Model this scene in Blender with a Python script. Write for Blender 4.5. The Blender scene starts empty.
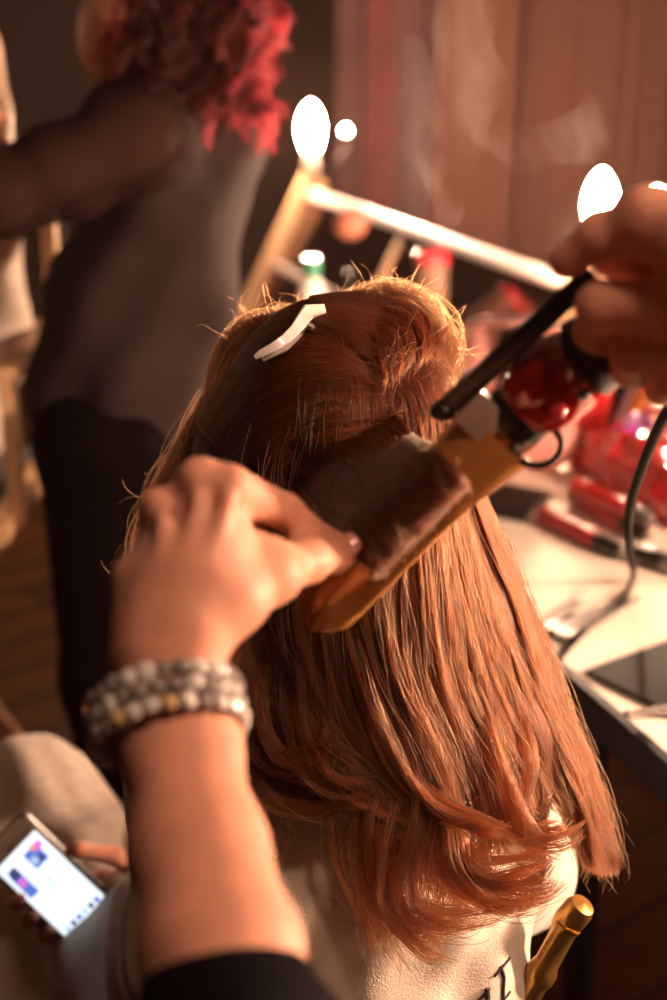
import bpy, bmesh, math, random
import numpy as np
from mathutils import Vector, Matrix
from mathutils.bvhtree import BVHTree

random.seed(7)
RNG = np.random.default_rng(11)
SC = bpy.context.scene
COL = SC.collection
PI = math.pi

# ------------------------------------------------------------------ camera
FPX, PIT, CH = 1388.9, math.radians(18.7), 1.5
SP, CP = math.sin(PIT), math.cos(PIT)
RIGHT = np.array([1.0, 0, 0]); UP = np.array([0, SP, CP]); FWD = np.array([0, CP, -SP])

def P(px, py, z):
    """point at picture position px, py and depth z along the viewing axis"""
    X = (px - 333.5) / FPX * z; Y = -(py - 500) / FPX * z
    return Vector((X, z * CP + Y * SP, CH - z * SP + Y * CP))

def ray(px, py):
    X = (px - 333.5) / FPX; Y = -(py - 500) / FPX
    return Vector((X, CP + Y * SP, -SP + Y * CP))

def G(px, py, y):
    d = ray(px, py); return Vector((0, 0, CH)) + d * (y / d.y)

def H(px, py, h):
    d = ray(px, py); return Vector((0, 0, CH)) + d * ((h - CH) / d.z)

cam_d = bpy.data.cameras.new('camera'); cam = bpy.data.objects.new('camera', cam_d); COL.objects.link(cam)
cam.location = (0, 0, CH); cam.rotation_euler = (PI / 2 - PIT, 0, 0)
cam_d.sensor_fit = 'VERTICAL'; cam_d.sensor_height = 36; cam_d.lens = 50
cam_d.clip_start = 0.02
cam_d.dof.use_dof = True; cam_d.dof.focus_distance = 1.0; cam_d.dof.aperture_fstop = 3.4
SC.camera = cam
SC.view_settings.view_transform = 'Standard'; SC.view_settings.look = 'None'
SC.view_settings.exposure = 0.0; SC.view_settings.gamma = 1; SC.view_settings.use_curve_mapping = False
try:
    SC.cycles.use_denoising = True
    SC.cycles.sample_clamp_indirect = 6.0
    SC.cycles.max_bounces = 10
    SC.cycles.transparent_max_bounces = 24
    SC.cycles.volume_step_rate = 2.0
    SC.cycles.caustics_reflective = False; SC.cycles.caustics_refractive = False
except Exception:
    pass

# ------------------------------------------------------------------ materials
def mat(name, col, rough=0.5, metal=0.0, spec=0.5, sss=0.0, noise=0.0, nscale=20.0, bump=0.0, bscale=80.0,
        coat=0.0, emit=0.0, emit_col=None, alpha=1.0, trans=0.0, ior=1.45, sheen=0.0, col2=None, sss_r=(1.0, 0.35, 0.18)):
    m = bpy.data.materials.new(name); m.use_nodes = True
    nt = m.node_tree; N = nt.nodes; L = nt.links
    b = N['Principled BSDF']
    b.inputs['Base Color'].default_value = (*col, 1)
    b.inputs['Roughness'].default_value = rough; b.inputs['Metallic'].default_value = metal
    b.inputs['Specular IOR Level'].default_value = spec
    b.inputs['IOR'].default_value = ior
    b.inputs['Coat Weight'].default_value = coat; b.inputs['Coat Roughness'].default_value = 0.05
    b.inputs['Transmission Weight'].default_value = trans
    b.inputs['Alpha'].default_value = alpha
    b.inputs['Sheen Weight'].default_value = sheen
    if sss:
        b.inputs['Subsurface Weight'].default_value = sss
        b.inputs['Subsurface Radius'].default_value = sss_r
        b.inputs['Subsurface Scale'].default_value = 0.012
    if emit:
        b.inputs['Emission Color'].default_value = (*(emit_col or col), 1)
        b.inputs['Emission Strength'].default_value = emit
    tc = N.new('ShaderNodeTexCoord')
    if noise:
        n = N.new('ShaderNodeTexNoise'); n.inputs['Scale'].default_value = nscale; n.inputs['Detail'].default_value = 4
        L.new(tc.outputs['Object'], n.inputs['Vector'])
        mx = N.new('ShaderNodeMix'); mx.data_type = 'RGBA'
        c2 = col2 or tuple(max(0, c * (1 - noise)) for c in col)
        mx.inputs['A'].default_value = (*col, 1); mx.inputs['B'].default_value = (*c2, 1)
        r = N.new('ShaderNodeMapRange'); r.inputs['From Min'].default_value = 0.35; r.inputs['From Max'].default_value = 0.68
        L.new(n.outputs['Fac'], r.inputs['Value']); L.new(r.outputs['Result'], mx.inputs['Factor'])
        L.new(mx.outputs['Result'], b.inputs['Base Color'])
    if bump:
        n2 = N.new('ShaderNodeTexNoise'); n2.inputs['Scale'].default_value = bscale; n2.inputs['Detail'].default_value = 3
        L.new(tc.outputs['Object'], n2.inputs['Vector'])
        bp = N.new('ShaderNodeBump'); bp.inputs['Strength'].default_value = bump; bp.inputs['Distance'].default_value = 0.004
        L.new(n2.outputs['Fac'], bp.inputs['Height']); L.new(bp.outputs['Normal'], b.inputs['Normal'])
    return m

def hair_mat(name, col, rough=0.32, rrough=0.4, vary=0.35):
    m = bpy.data.materials.new(name); m.use_nodes = True
    nt = m.node_tree; N = nt.nodes; L = nt.links
    N.remove(N['Principled BSDF'])
    h = N.new('ShaderNodeBsdfHairPrincipled')
    h.parametrization = 'COLOR'
    h.inputs['Roughness'].default_value = rough; h.inputs['Radial Roughness'].default_value = rrough
    h.inputs['IOR'].default_value = 1.42
    h.inputs['Random Roughness'].default_value = 0.3
    info = N.new('ShaderNodeHairInfo')
    at = N.new('ShaderNodeAttribute'); at.attribute_name = 'tint'
    hsv = N.new('ShaderNodeHueSaturation'); hsv.inputs['Color'].default_value = (*col, 1)
    r = N.new('ShaderNodeMapRange'); r.inputs['To Min'].default_value = 1 - vary; r.inputs['To Max'].default_value = 1 + vary
    L.new(info.outputs['Random'], r.inputs['Value']); mm = N.new('ShaderNodeMath'); mm.operation = 'MULTIPLY'; L.new(r.outputs['Result'], mm.inputs[0]); L.new(at.outputs['Fac'], mm.inputs[1]); L.new(mm.outputs['Value'], hsv.inputs['Value'])
    L.new(hsv.outputs['Color'], h.inputs['Color'])
    L.new(h.outputs['BSDF'], N['Material Output'].inputs['Surface'])
    return m

def wood_mat(name, c1, c2, rough=0.45, scale=6.0, axis='X', planks=0.0):
    m = mat(name, c1, rough)
    nt = m.node_tree; N = nt.nodes; L = nt.links; b = N['Principled BSDF']
    tc = N.new('ShaderNodeTexCoord'); mp = N.new('ShaderNodeMapping')
    mp.inputs['Scale'].default_value = {'X': (1, 8, 8), 'Y': (8, 1, 8), 'Z': (8, 8, 1)}[axis]
    n = N.new('ShaderNodeTexNoise'); n.inputs['Scale'].default_value = scale; n.inputs['Detail'].default_value = 6
    L.new(tc.outputs['Object'], mp.inputs['Vector']); L.new(mp.outputs['Vector'], n.inputs['Vector'])
    cr = N.new('ShaderNodeValToRGB'); cr.color_ramp.elements[0].color = (*c1, 1); cr.color_ramp.elements[1].color = (*c2, 1)
    cr.color_ramp.elements[0].position = 0.35; cr.color_ramp.elements[1].position = 0.7
    L.new(n.outputs['Fac'], cr.inputs['Fac'])
    out = cr.outputs['Color']
    if planks:
        br = N.new('ShaderNodeTexBrick'); br.inputs['Scale'].default_value = planks
        br.inputs['Color1'].default_value = (1, 1, 1, 1); br.inputs['Color2'].default_value = (0.6, 0.6, 0.6, 1)
        br.inputs['Mortar'].default_value = (0.12, 0.12, 0.12, 1); br.inputs['Mortar Size'].default_value = 0.012
        br.inputs['Brick Width'].default_value = 1.6; br.inputs['Row Height'].default_value = 0.16
        mp2 = N.new('ShaderNodeMapping'); mp2.inputs['Rotation'].default_value = (0, 0, math.radians(-38))
        L.new(tc.outputs['Object'], mp2.inputs['Vector']); L.new(mp2.outputs['Vector'], br.inputs['Vector'])
        mx = N.new('ShaderNodeMix'); mx.data_type = 'RGBA'; mx.blend_type = 'MULTIPLY'; mx.inputs['Factor'].default_value = 1
        L.new(out, mx.inputs['A']); L.new(br.outputs['Color'], mx.inputs['B']); out = mx.outputs['Result']
    L.new(out, b.inputs['Base Color'])
    return m

M = {}
M['skin'] = mat('skin', (0.66, 0.31, 0.205), 0.50, spec=0.28, sss=0.25, noise=0.22, nscale=45, bump=0.12, bscale=420)
M['skin_far'] = mat('skin_far', (0.62, 0.30, 0.18), 0.5, sss=0.15, noise=0.15)
M['nail'] = mat('nail', (0.72, 0.34, 0.32), 0.18, coat=0.5, noise=0.1, nscale=90)
M['robe'] = mat('robe', (0.74, 0.62, 0.52), 0.95, spec=0.15, noise=0.16, nscale=60, bump=0.35, bscale=620, sheen=0.3)
M['thread'] = mat('thread', (0.012, 0.01, 0.012), 0.7, bump=0.4, bscale=900)
M['black_cloth'] = mat('black_cloth', (0.004, 0.003, 0.004), 0.95, spec=0.05, noise=0.3, nscale=30, bump=0.4, bscale=300)
M['grey_cloth'] = mat('grey_cloth', (0.036, 0.023, 0.023), 0.85, spec=0.15, noise=0.3, nscale=9, bump=0.3, bscale=300)
M['sheer'] = mat('sheer', (0.026, 0.011, 0.010), 0.85, spec=0.1, alpha=0.86, noise=0.25, nscale=14)
M['hair_base'] = mat('hair_base', (0.050, 0.017, 0.009), 0.5, noise=0.5, nscale=60, bump=0.6, bscale=260)
M['hair'] = hair_mat('hair', (0.105, 0.0255, 0.0070), vary=0.3)
M['red_hair'] = mat('red_hair', (0.07, 0.004, 0.006), 0.35, noise=0.6, nscale=30, bump=0.8, bscale=60)
M['blond_hair'] = mat('blond_hair', (0.42, 0.26, 0.11), 0.4, noise=0.4, nscale=50, bump=0.5, bscale=160)
M['dark_hair'] = mat('dark_hair', (0.02, 0.012, 0.01), 0.45, noise=0.4, nscale=60, bump=0.5, bscale=200)
M['eye'] = mat('eye', (0.75, 0.72, 0.68), 0.15, noise=0.1)
M['gold_barrel'] = mat('gold_barrel', (0.74, 0.33, 0.09), 0.24, metal=0.40, coat=0.4, noise=0.2, nscale=25, bump=0.03, bscale=200)
M['steel'] = mat('steel', (0.27, 0.245, 0.235), 0.5, metal=1.0, noise=0.15, nscale=60)
M['gold'] = mat('gold', (0.62, 0.36, 0.10), 0.28, metal=0.85, noise=0.3, nscale=30)
M['black_plastic'] = mat('black_plastic', (0.010, 0.008, 0.008), 0.32, noise=0.3, nscale=40)
M['red_marble'] = mat('red_marble', (0.60, 0.02, 0.016), 0.10, coat=1.0, noise=0.9, nscale=34, col2=(0.12, 0.003, 0.003))
M['red_button'] = mat('red_button', (0.75, 0.03, 0.04), 0.12, coat=0.8, noise=0.2, nscale=80)
M['red_plastic'] = mat('red_plastic', (0.62, 0.02, 0.022), 0.22, coat=0.6, noise=0.25, nscale=18)
M['red_vinyl'] = mat('red_vinyl', (0.68, 0.03, 0.035), 0.2, coat=0.8, noise=0.35, nscale=12, bump=0.35, bscale=14)
M['dark_red'] = mat('dark_red', (0.45, 0.014, 0.024), 0.3, coat=0.4, noise=0.4, nscale=60, bump=0.6, bscale=300)
M['purple'] = mat('purple', (0.42, 0.07, 0.42), 0.5, noise=0.3, nscale=40)
M['cream_top'] = mat('cream_top', (0.90, 0.79, 0.66), 0.75, spec=0.2, noise=0.08, nscale=8)
M['edge_black'] = mat('edge_black', (0.006, 0.006, 0.012), 0.55, spec=0.2, noise=0.3, nscale=25)
M['leather'] = mat('leather', (0.012, 0.010, 0.011), 0.65, spec=0.25, noise=0.5, nscale=14, bump=0.5, bscale=200)
M['pale_wood'] = wood_mat('pale_wood', (0.52, 0.30, 0.15), (0.68, 0.44, 0.24), 0.5, 9, 'Z')
M['rail_white'] = mat('rail_white', (0.52, 0.43, 0.38), 0.35, noise=0.08, nscale=30)
M['mirror'] = mat('mirror', (0.20, 0.12, 0.11), 0.10, metal=1.0, noise=0.12, nscale=5)
M['mirror_back'] = wood_mat('mirror_back', (0.10, 0.05, 0.03), (0.15, 0.08, 0.05), 0.7, 6, 'Y')
M['bulb'] = mat('bulb', (1.0, 0.86, 0.66), 0.4, emit=1350, emit_col=(1.0, 0.63, 0.42), noise=0.02)
M['bulb_small'] = mat('bulb_small', (1.0, 0.9, 0.7), 0.4, emit=420, emit_col=(1.0, 0.74, 0.52), noise=0.02)
M['socket'] = mat('socket', (0.70, 0.60, 0.48), 0.4, noise=0.15, nscale=60)
M['phone_body'] = mat('phone_body', (0.02, 0.018, 0.02), 0.3, noise=0.2)
M['phone_face'] = mat('phone_face', (0.74, 0.60, 0.52), 0.22, coat=0.6, noise=0.04)
M['pink'] = mat('pink', (0.70, 0.30, 0.26), 0.5, noise=0.2, nscale=20)
M['peach'] = mat('peach', (0.38, 0.13, 0.08), 0.6, noise=0.2, nscale=60)
M['amber'] = mat('amber', (0.55, 0.20, 0.03), 0.15, coat=0.6, noise=0.25, nscale=40)
M['green_cap'] = mat('green_cap', (0.03, 0.22, 0.13), 0.3, noise=0.2)
M['bottle_white'] = mat('bottle_white', (0.75, 0.70, 0.64), 0.25, coat=0.5, noise=0.1)
M['bracket'] = mat('bracket', (0.40, 0.30, 0.24), 0.25, coat=0.5, noise=0.15, nscale=60)
M['cord'] = mat('cord', (0.005, 0.003, 0.003), 0.65, spec=0.15, noise=0.3, nscale=60)
M['clip'] = mat('clip', (0.80, 0.72, 0.66), 0.28, coat=0.4, noise=0.06)
M['clear_plastic'] = mat('clear_plastic', (0.80, 0.60, 0.56), 0.12, coat=0.6, noise=0.1, nscale=20)
M['trousers'] = mat('trousers', (0.004, 0.002, 0.003), 0.95, spec=0.05, noise=0.3)
M['shoe'] = mat('shoe', (0.012, 0.01, 0.01), 0.35, noise=0.3)
M['canvas'] = mat('canvas', (0.03, 0.025, 0.025), 0.85, noise=0.3, bump=0.4)
M['floor'] = wood_mat('floor_wood', (0.075, 0.028, 0.008), (0.13, 0.050, 0.015), 0.38, 4, 'X', planks=1.0)
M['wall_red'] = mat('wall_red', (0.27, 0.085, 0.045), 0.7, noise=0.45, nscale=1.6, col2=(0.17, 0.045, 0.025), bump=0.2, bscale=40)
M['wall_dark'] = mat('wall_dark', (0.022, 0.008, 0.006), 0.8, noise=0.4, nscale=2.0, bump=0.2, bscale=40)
M['ceiling'] = mat('ceiling', (0.10, 0.07, 0.055), 0.9, noise=0.2, nscale=3)
M['curtain_red'] = mat('curtain_red', (0.20, 0.040, 0.032), 0.8, noise=0.35, nscale=6, sheen=0.3)
M['curtain_mauve'] = mat('curtain_mauve', (0.16, 0.075, 0.075), 0.8, noise=0.35, nscale=6)
M['curtain_tan'] = mat('curtain_tan', (0.150, 0.062, 0.040), 0.85, noise=0.15, nscale=30)

def crystal_mat(name, col, rough):
    return mat(name, col, rough, metal=0.30, coat=1.0, noise=0.15, nscale=300)
CRYS = [crystal_mat('crystal_clear', (0.86, 0.82, 0.76), 0.10), crystal_mat('crystal_champagne', (0.80, 0.56, 0.26), 0.14),
        crystal_mat('crystal_smoke', (0.34, 0.30, 0.28), 0.12)]

# ------------------------------------------------------------------ objects
def tag(o, label=None, cat=None, group=None, kind=None):
    if label: o['label'] = label
    if cat: o['category'] = cat
    if group: o['group'] = group
    if kind: o['kind'] = kind
    return o

def empty(name, loc, label, cat, group=None):
    o = bpy.data.objects.new(name, None); COL.objects.link(o); o.location = Vector(loc)
    o.empty_display_size = 0.05
    return tag(o, label, cat, group)

def world_base(o):
    p = Vector((0, 0, 0))
    while o is not None:
        p = p + Vector(o.location); o = o.parent
    return p

def mesh_np(name, v, f, material, parent=None, smooth=True, origin=None):
    """v: (n,3) world points; f: list of index tuples or (m,4) array"""
    v = np.asarray(v, dtype=np.float64)
    if parent is not None:
        base = world_base(parent)
    else:
        base = Vector(origin) if origin is not None else Vector((float(v[:, 0].mean()), float(v[:, 1].mean()), float(v[:, 2].min())))
    v = v - np.array(base)
    me = bpy.data.meshes.new(name)
    if isinstance(f, np.ndarray):
        k = f.shape[1]
        me.vertices.add(len(v)); me.vertices.foreach_set('co', v.astype(np.float32).ravel())
        me.loops.add(f.size); me.loops.foreach_set('vertex_index', f.astype(np.int32).ravel())
        me.polygons.add(len(f)); me.polygons.foreach_set('loop_start', np.arange(0, f.size, k, dtype=np.int32))
        me.update(calc_edges=True); me.validate()
    else:
        me.from_pydata([tuple(p) for p in v], [], f)
    me.materials.append(material)
    if smooth:
        me.polygons.foreach_set('use_smooth', [True] * len(me.polygons))
    me.update()
    o = bpy.data.objects.new(name, me); COL.objects.link(o)
    if parent is not None:
        o.parent = parent
    else:
        o.location = base
    return o

class MB:
    """collects simple solids (world coordinates) and links them as one mesh"""
    def __init__(self): self.v = []; self.f = []
    def add(self, vs, fs):
        o = len(self.v); self.v += [tuple(p) for p in vs]; self.f += [tuple(i + o for i in q) for q in fs]; return self
    def box(self, c, size, rot=None, bev=0.0, seg=2):
        bm = bmesh.new(); bmesh.ops.create_cube(bm, size=1)
        for v in bm.verts: v.co = Vector((v.co.x * size[0], v.co.y * size[1], v.co.z * size[2]))
        if bev: bmesh.ops.bevel(bm, geom=bm.edges[:], offset=bev, segments=seg, profile=0.6, affect='EDGES')
        R = rot if rot is not None else Matrix.Identity(3)
        bm.verts.index_update()
        self.add([R @ v.co + Vector(c) for v in bm.verts], [[v.index for v in f.verts] for f in bm.faces]); bm.free(); return self
    def tube(self, pts, r, n=10, round_ends=True):
        pts = [Vector(p) for p in pts]
        rs = [r] * len(pts) if isinstance(r, (int, float)) else list(r)
        if round_ends:
            a = (pts[0] - pts[1]).normalized(); b = (pts[-1] - pts[-2]).normalized()
            pre = [(pts[0] + a * rs[0] * s, rs[0] * c) for s, c in ((0.98, 0.2), (0.85, 0.55), (0.5, 0.87))]
            post = [(pts[-1] + b * rs[-1] * s, rs[-1] * c) for s, c in ((0.5, 0.87), (0.85, 0.55), (0.98, 0.2))]
            allp = pre + list(zip(pts, rs)) + post
            pts = [p for p, _ in allp]; rs = [q for _, q in allp]
        vs = []; prev = None
        for i, p in enumerate(pts):
            t = (pts[min(i + 1, len(pts) - 1)] - pts[max(i - 1, 0)]).normalized()
            if prev is None:
                x = t.orthogonal().normalized()
            else:
                x = (prev - t * prev.dot(t)).normalized()
            prev = x; y = t.cross(x)
            for k in range(n):
                a = 2 * PI * k / n
                vs.append(p + (x * math.cos(a) + y * math.sin(a)) * rs[i])
        fs = []
        for i in range(len(pts) - 1):
            for k in range(n):
                k2 = (k + 1) % n
                fs.append((i * n + k, i * n + k2, (i + 1) * n + k2, (i + 1) * n + k))
        fs.append(tuple(range(n - 1, -1, -1))); L = (len(pts) - 1) * n
        fs.append(tuple(L + k for k in range(n)))
        return self.add(vs, fs)
    def lathe(self, prof, base, axis=(0, 0, 1), n=28, k=1.0):
        prof = [(r_ * k, h_ * k) for r_, h_ in prof]
        ax = Vector(axis).normalized(); x = ax.orthogonal().normalized(); y = ax.cross(x); base = Vector(base)
        vs = []
        for r, h in prof:
            for q_ in range(n):
                a = 2 * PI * q_ / n; vs.append(base + ax * h + (x * math.cos(a) + y * math.sin(a)) * max(r, 1e-5))
        fs = []
        for i in range(len(prof) - 1):
            for k in range(n):
                k2 = (k + 1) % n; fs.append((i * n + k, i * n + k2, (i + 1) * n + k2, (i + 1) * n + k))
        fs.append(tuple(range(n - 1, -1, -1))); L = (len(prof) - 1) * n; fs.append(tuple(L + k for k in range(n)))
        return self.add(vs, fs)
    def ball(self, c, rad, rot=None, u=24, w=14):
        R = rot if rot is not None else Matrix.Identity(3); c = Vector(c)
        if isinstance(rad, (int, float)): rad = (rad,) * 3
        vs = [R @ Vector((0, 0, rad[2])) + c]
        for i in range(1, w):
            th = PI * i / w
            for k in range(u):
                a = 2 * PI * k / u
                vs.append(R @ Vector((rad[0] * math.sin(th) * math.cos(a), rad[1] * math.sin(th) * math.sin(a), rad[2] * math.cos(th))) + c)
        vs.append(R @ Vector((0, 0, -rad[2])) + c)
        fs = [(0, 1 + k, 1 + (k + 1) % u) for k in range(u)]
        for i in range(w - 2):
            for k in range(u):
                a = 1 + i * u + k; b = 1 + i * u + (k + 1) % u; fs.append((a, a + u, b + u, b))
        L = 1 + (w - 2) * u
        fs += [(L + k, len(vs) - 1, L + (k + 1) % u) for k in range(u)]
        return self.add(vs, fs)
    def prism(self, poly, depth_vec):
        n = len(poly); d = Vector(depth_vec); poly = [Vector(p) for p in poly]
        return self.add(poly + [p + d for p in poly],
                        [tuple(range(n - 1, -1, -1)), tuple(range(n, 2 * n))] + [(i, (i + 1) % n, n + (i + 1) % n, n + i) for i in range(n)])
    def build(self, name, material, parent=None, smooth=True, label=None):
        o = mesh_np(name, np.array([tuple(p) for p in self.v]), self.f, material, parent, smooth)
        bm = bmesh.new(); bm.from_mesh(o.data); bmesh.ops.recalc_face_normals(bm, faces=bm.faces); bm.to_mesh(o.data); bm.free()
        if smooth:
            try: o.data.set_sharp_from_angle(angle=math.radians(40))
            except Exception: pass
        if label: o['label'] = label
        return o

def frame(z, x=None):
    """rotation whose local z is along Z and local x near X"""
    z = Vector(z).normalized()
    x = Vector(x) if x is not None else z.orthogonal()
    x = (x - z * x.dot(z)).normalized(); y = z.cross(x)
    return Matrix((x, y, z)).transposed()

# ------------------------------------------------------------------ smooth bodies: blended tapered limbs
class Body:
    def __init__(self, voxel=0.004, k=0.012): self.p = []; self.h = voxel; self.k = k; self.noise = None
    def cap(self, a, b, ra, rb, k=None): self.p.append(('c', np.array(a, float), np.array(b, float), ra, rb, self.k if k is None else k)); return self
    def chain(self, pts, rs, k=None):
        for i in range(len(pts) - 1): self.cap(pts[i], pts[i + 1], rs[i], rs[i + 1], k)
        return self
    def ell(self, c, rad, rot=None, k=None):
        R = np.array(rot if rot is not None else Matrix.Identity(3)); self.p.append(('e', np.array(c, float), np.array(rad, float), R, 0, self.k if k is None else k)); return self
    # picture-space helpers: points (px, py, z), radii in pixels
    def pcap(self, a, b, ra, rb, k=None): return self.cap(P(*a), P(*b), ra * a[2] / FPX, rb * b[2] / FPX, k)
    def pchain(self, pts, rs, k=None):
        for i in range(len(pts) - 1): self.pcap(pts[i], pts[i + 1], rs[i], rs[i + 1], k)
        return self
    def surface(self):
        h = self.h; lo = np.full(3, 1e9); hi = np.full(3, -1e9)
        def bb(q):
            if q[0] == 'c':
                r = max(q[3], q[4]); return np.minimum(q[1], q[2]) - r, np.maximum(q[1], q[2]) + r
            r = q[2].max(); return q[1] - r, q[1] + r
        for q in self.p:
            a, b = bb(q); lo = np.minimum(lo, a); hi = np.maximum(hi, b)
        pad = 4 * h + 0.012; lo -= pad; hi += pad
        n = np.ceil((hi - lo) / h).astype(int) + 1
        D = np.full(n, 0.05, dtype=np.float32)
        ax = [lo[i] + h * np.arange(n[i]) for i in range(3)]
        for q in self.p:
            k = max(q[5], 1e-4); a, b = bb(q); m = 2 * k + 4 * h + 0.01
            i0 = np.maximum(((a - m - lo) / h).astype(int), 0); i1 = np.minimum(((b + m - lo) / h).astype(int) + 2, n)
            s = tuple(slice(i0[i], i1[i]) for i in range(3))
            X, Y, Z = np.meshgrid(ax[0][s[0]], ax[1][s[1]], ax[2][s[2]], indexing='ij')
            pt = np.stack([X, Y, Z], -1)
            if q[0] == 'c':
                ba = q[2] - q[1]; L2 = max(float(ba @ ba), 1e-12)
                t = np.clip(((pt - q[1]) @ ba) / L2, 0, 1)
                d = np.linalg.norm(pt - q[1] - t[..., None] * ba, axis=-1) - (q[3] + (q[4] - q[3]) * t)
            else:
                l = (pt - q[1]) @ q[3]; k0 = np.linalg.norm(l / q[2], axis=-1); k1 = np.linalg.norm(l / (q[2] ** 2), axis=-1)
                d = np.where(k1 > 1e-9, k0 * (k0 - 1) / np.maximum(k1, 1e-9), -q[2].min())
            c = D[s]; hh = np.maximum(k - np.abs(c - d), 0) / k
            D[s] = np.minimum(c, d) - hh * hh * k * 0.25
        if self.noise is not None:
            X, Y, Z = np.meshgrid(*ax, indexing='ij'); D = D + self.noise(X, Y, Z).astype(np.float32)
        self.lo, self.D = lo, D
        # surface nets
        ins = D < 0
        c8 = [(i, j, k) for i in (0, 1) for j in (0, 1) for k in (0, 1)]
        sl = lambda o: tuple(slice(o[i], D.shape[i] - 1 + o[i]) for i in range(3))
        cnt = sum(ins[sl(o)].astype(np.int8) for o in c8)
        act = (cnt > 0) & (cnt < 8); idx = np.argwhere(act)
        vid = np.full(act.shape, -1, dtype=np.int64); vid[act] = np.arange(len(idx))
        acc = np.zeros((len(idx), 3)); num = np.zeros(len(idx))
        for e0 in c8:
            for axx in range(3):
                if e0[axx]: continue
                e1 = list(e0); e1[axx] = 1
                f0 = D[tuple((idx + e0).T)]; f1 = D[tuple((idx + e1).T)]
                mk = (f0 < 0) != (f1 < 0)
                t = np.where(mk, f0 / np.where(mk, f0 - f1, 1), 0)
                p = np.tile(np.array(e0, float), (len(idx), 1)); p[:, axx] += t
                acc[mk] += p[mk]; num[mk] += 1
        V = lo + h * (idx + acc / num[:, None])
        F = []
        for axx in range(3):
            o1 = [0, 0, 0]; o1[axx] = 1
            s0 = tuple(slice(0, D.shape[i] - o1[i]) for i in range(3)); s1 = tuple(slice(o1[i], D.shape[i]) for i in range(3))
            cr = ins[s0] != ins[s1]; e = np.argwhere(cr)
            b, c = (axx + 1) % 3, (axx + 2) % 3
            ok = (e[:, b] > 0) & (e[:, c] > 0) & (e[:, b] < act.shape[b]) & (e[:, c] < act.shape[c]) & (e[:, axx] < act.shape[axx]); e = e[ok]
            def g(db, dc):
                q = e.copy(); q[:, b] -= db; q[:, c] -= dc; return vid[tuple(q.T)]
            quad = np.stack([g(1, 1), g(0, 1), g(0, 0), g(1, 0)], -1)
            flip = ~ins[tuple(e.T)]; quad[flip] = quad[flip][:, ::-1]
            F.append(quad)
        F = np.concatenate(F); F = F[(F >= 0).all(1)]
        return V, F
    def dist(self, X):
        q = np.clip((X - self.lo) / self.h, 0, np.array(self.D.shape) - 1.001); i = q.astype(int); f = q - i; out = 0
        for a in (0, 1):
            for b_ in (0, 1):
                for c_ in (0, 1):
                    wgt = (f[:, 0] if a else 1 - f[:, 0]) * (f[:, 1] if b_ else 1 - f[:, 1]) * (f[:, 2] if c_ else 1 - f[:, 2])
                    out = out + wgt * self.D[i[:, 0] + a, i[:, 1] + b_, i[:, 2] + c_]
        return out
    def push(self, X, eps):
        for _ in range(2):
            d = self.dist(X); k = d < eps
            if not k.any(): break
            Y = X[k]; e_ = self.h * 0.8; g = np.stack([self.dist(Y + e_ * np.eye(3)[a]) - self.dist(Y - e_ * np.eye(3)[a]) for a in range(3)], -1)
            g /= np.linalg.norm(g, axis=1)[:, None] + 1e-9
            X[k] = Y + g * (eps[k] - d[k])[:, None]
        return X
    def build(self, name, material, parent=None, label=None):
        V, F = self.surface(); o = mesh_np(name, V, F, material, parent)
        if label: o['label'] = label
        return o

# ------------------------------------------------------------------ the room
N_ = Vector((0.948, 0.318, 0)); U_ = Vector((-0.318, 0.948, 0))   # across the counter (away from client) and along it
def AL(perp, s, h): return N_ * perp + U_ * s + Vector((0, 0, h))

def slab(name, pts, thick_vec, material, kind='structure'):
    o = MB().prism(pts, thick_vec).build(name, material, None, smooth=False); o['kind'] = kind; return o

P0, P1, S0, S1, CEIL = -4.2, 2.7, -3.2, 7.2, 3.1
slab('floor', [AL(P0, S0, 0), AL(P1, S0, 0), AL(P1, S1, 0), AL(P0, S1, 0)], (0, 0, -0.1), M['floor'])
slab('ceiling', [AL(P0, S0, CEIL), AL(P1, S0, CEIL), AL(P1, S1, CEIL), AL(P0, S1, CEIL)], (0, 0, 0.1), M['ceiling'])
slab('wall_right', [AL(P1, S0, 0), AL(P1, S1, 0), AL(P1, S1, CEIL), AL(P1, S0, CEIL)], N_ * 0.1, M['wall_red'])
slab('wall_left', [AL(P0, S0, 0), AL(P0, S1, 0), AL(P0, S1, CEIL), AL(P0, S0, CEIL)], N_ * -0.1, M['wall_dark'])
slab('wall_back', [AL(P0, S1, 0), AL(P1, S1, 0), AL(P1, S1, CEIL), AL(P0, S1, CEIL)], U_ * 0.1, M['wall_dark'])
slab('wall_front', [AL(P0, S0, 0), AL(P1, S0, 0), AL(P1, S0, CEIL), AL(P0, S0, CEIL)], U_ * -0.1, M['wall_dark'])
slab('baseboard_right', [AL(P1, S0, 0), AL(P1, S1, 0), AL(P1, S1, 0.14), AL(P1, S0, 0.14)], N_ * -0.02, M['wall_dark'])
slab('baseboard_back', [AL(P0, S1, 0), AL(P1, S1, 0), AL(P1, S1, 0.14), AL(P0, S1, 0.14)], U_ * -0.02, M['wall_dark'])

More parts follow.
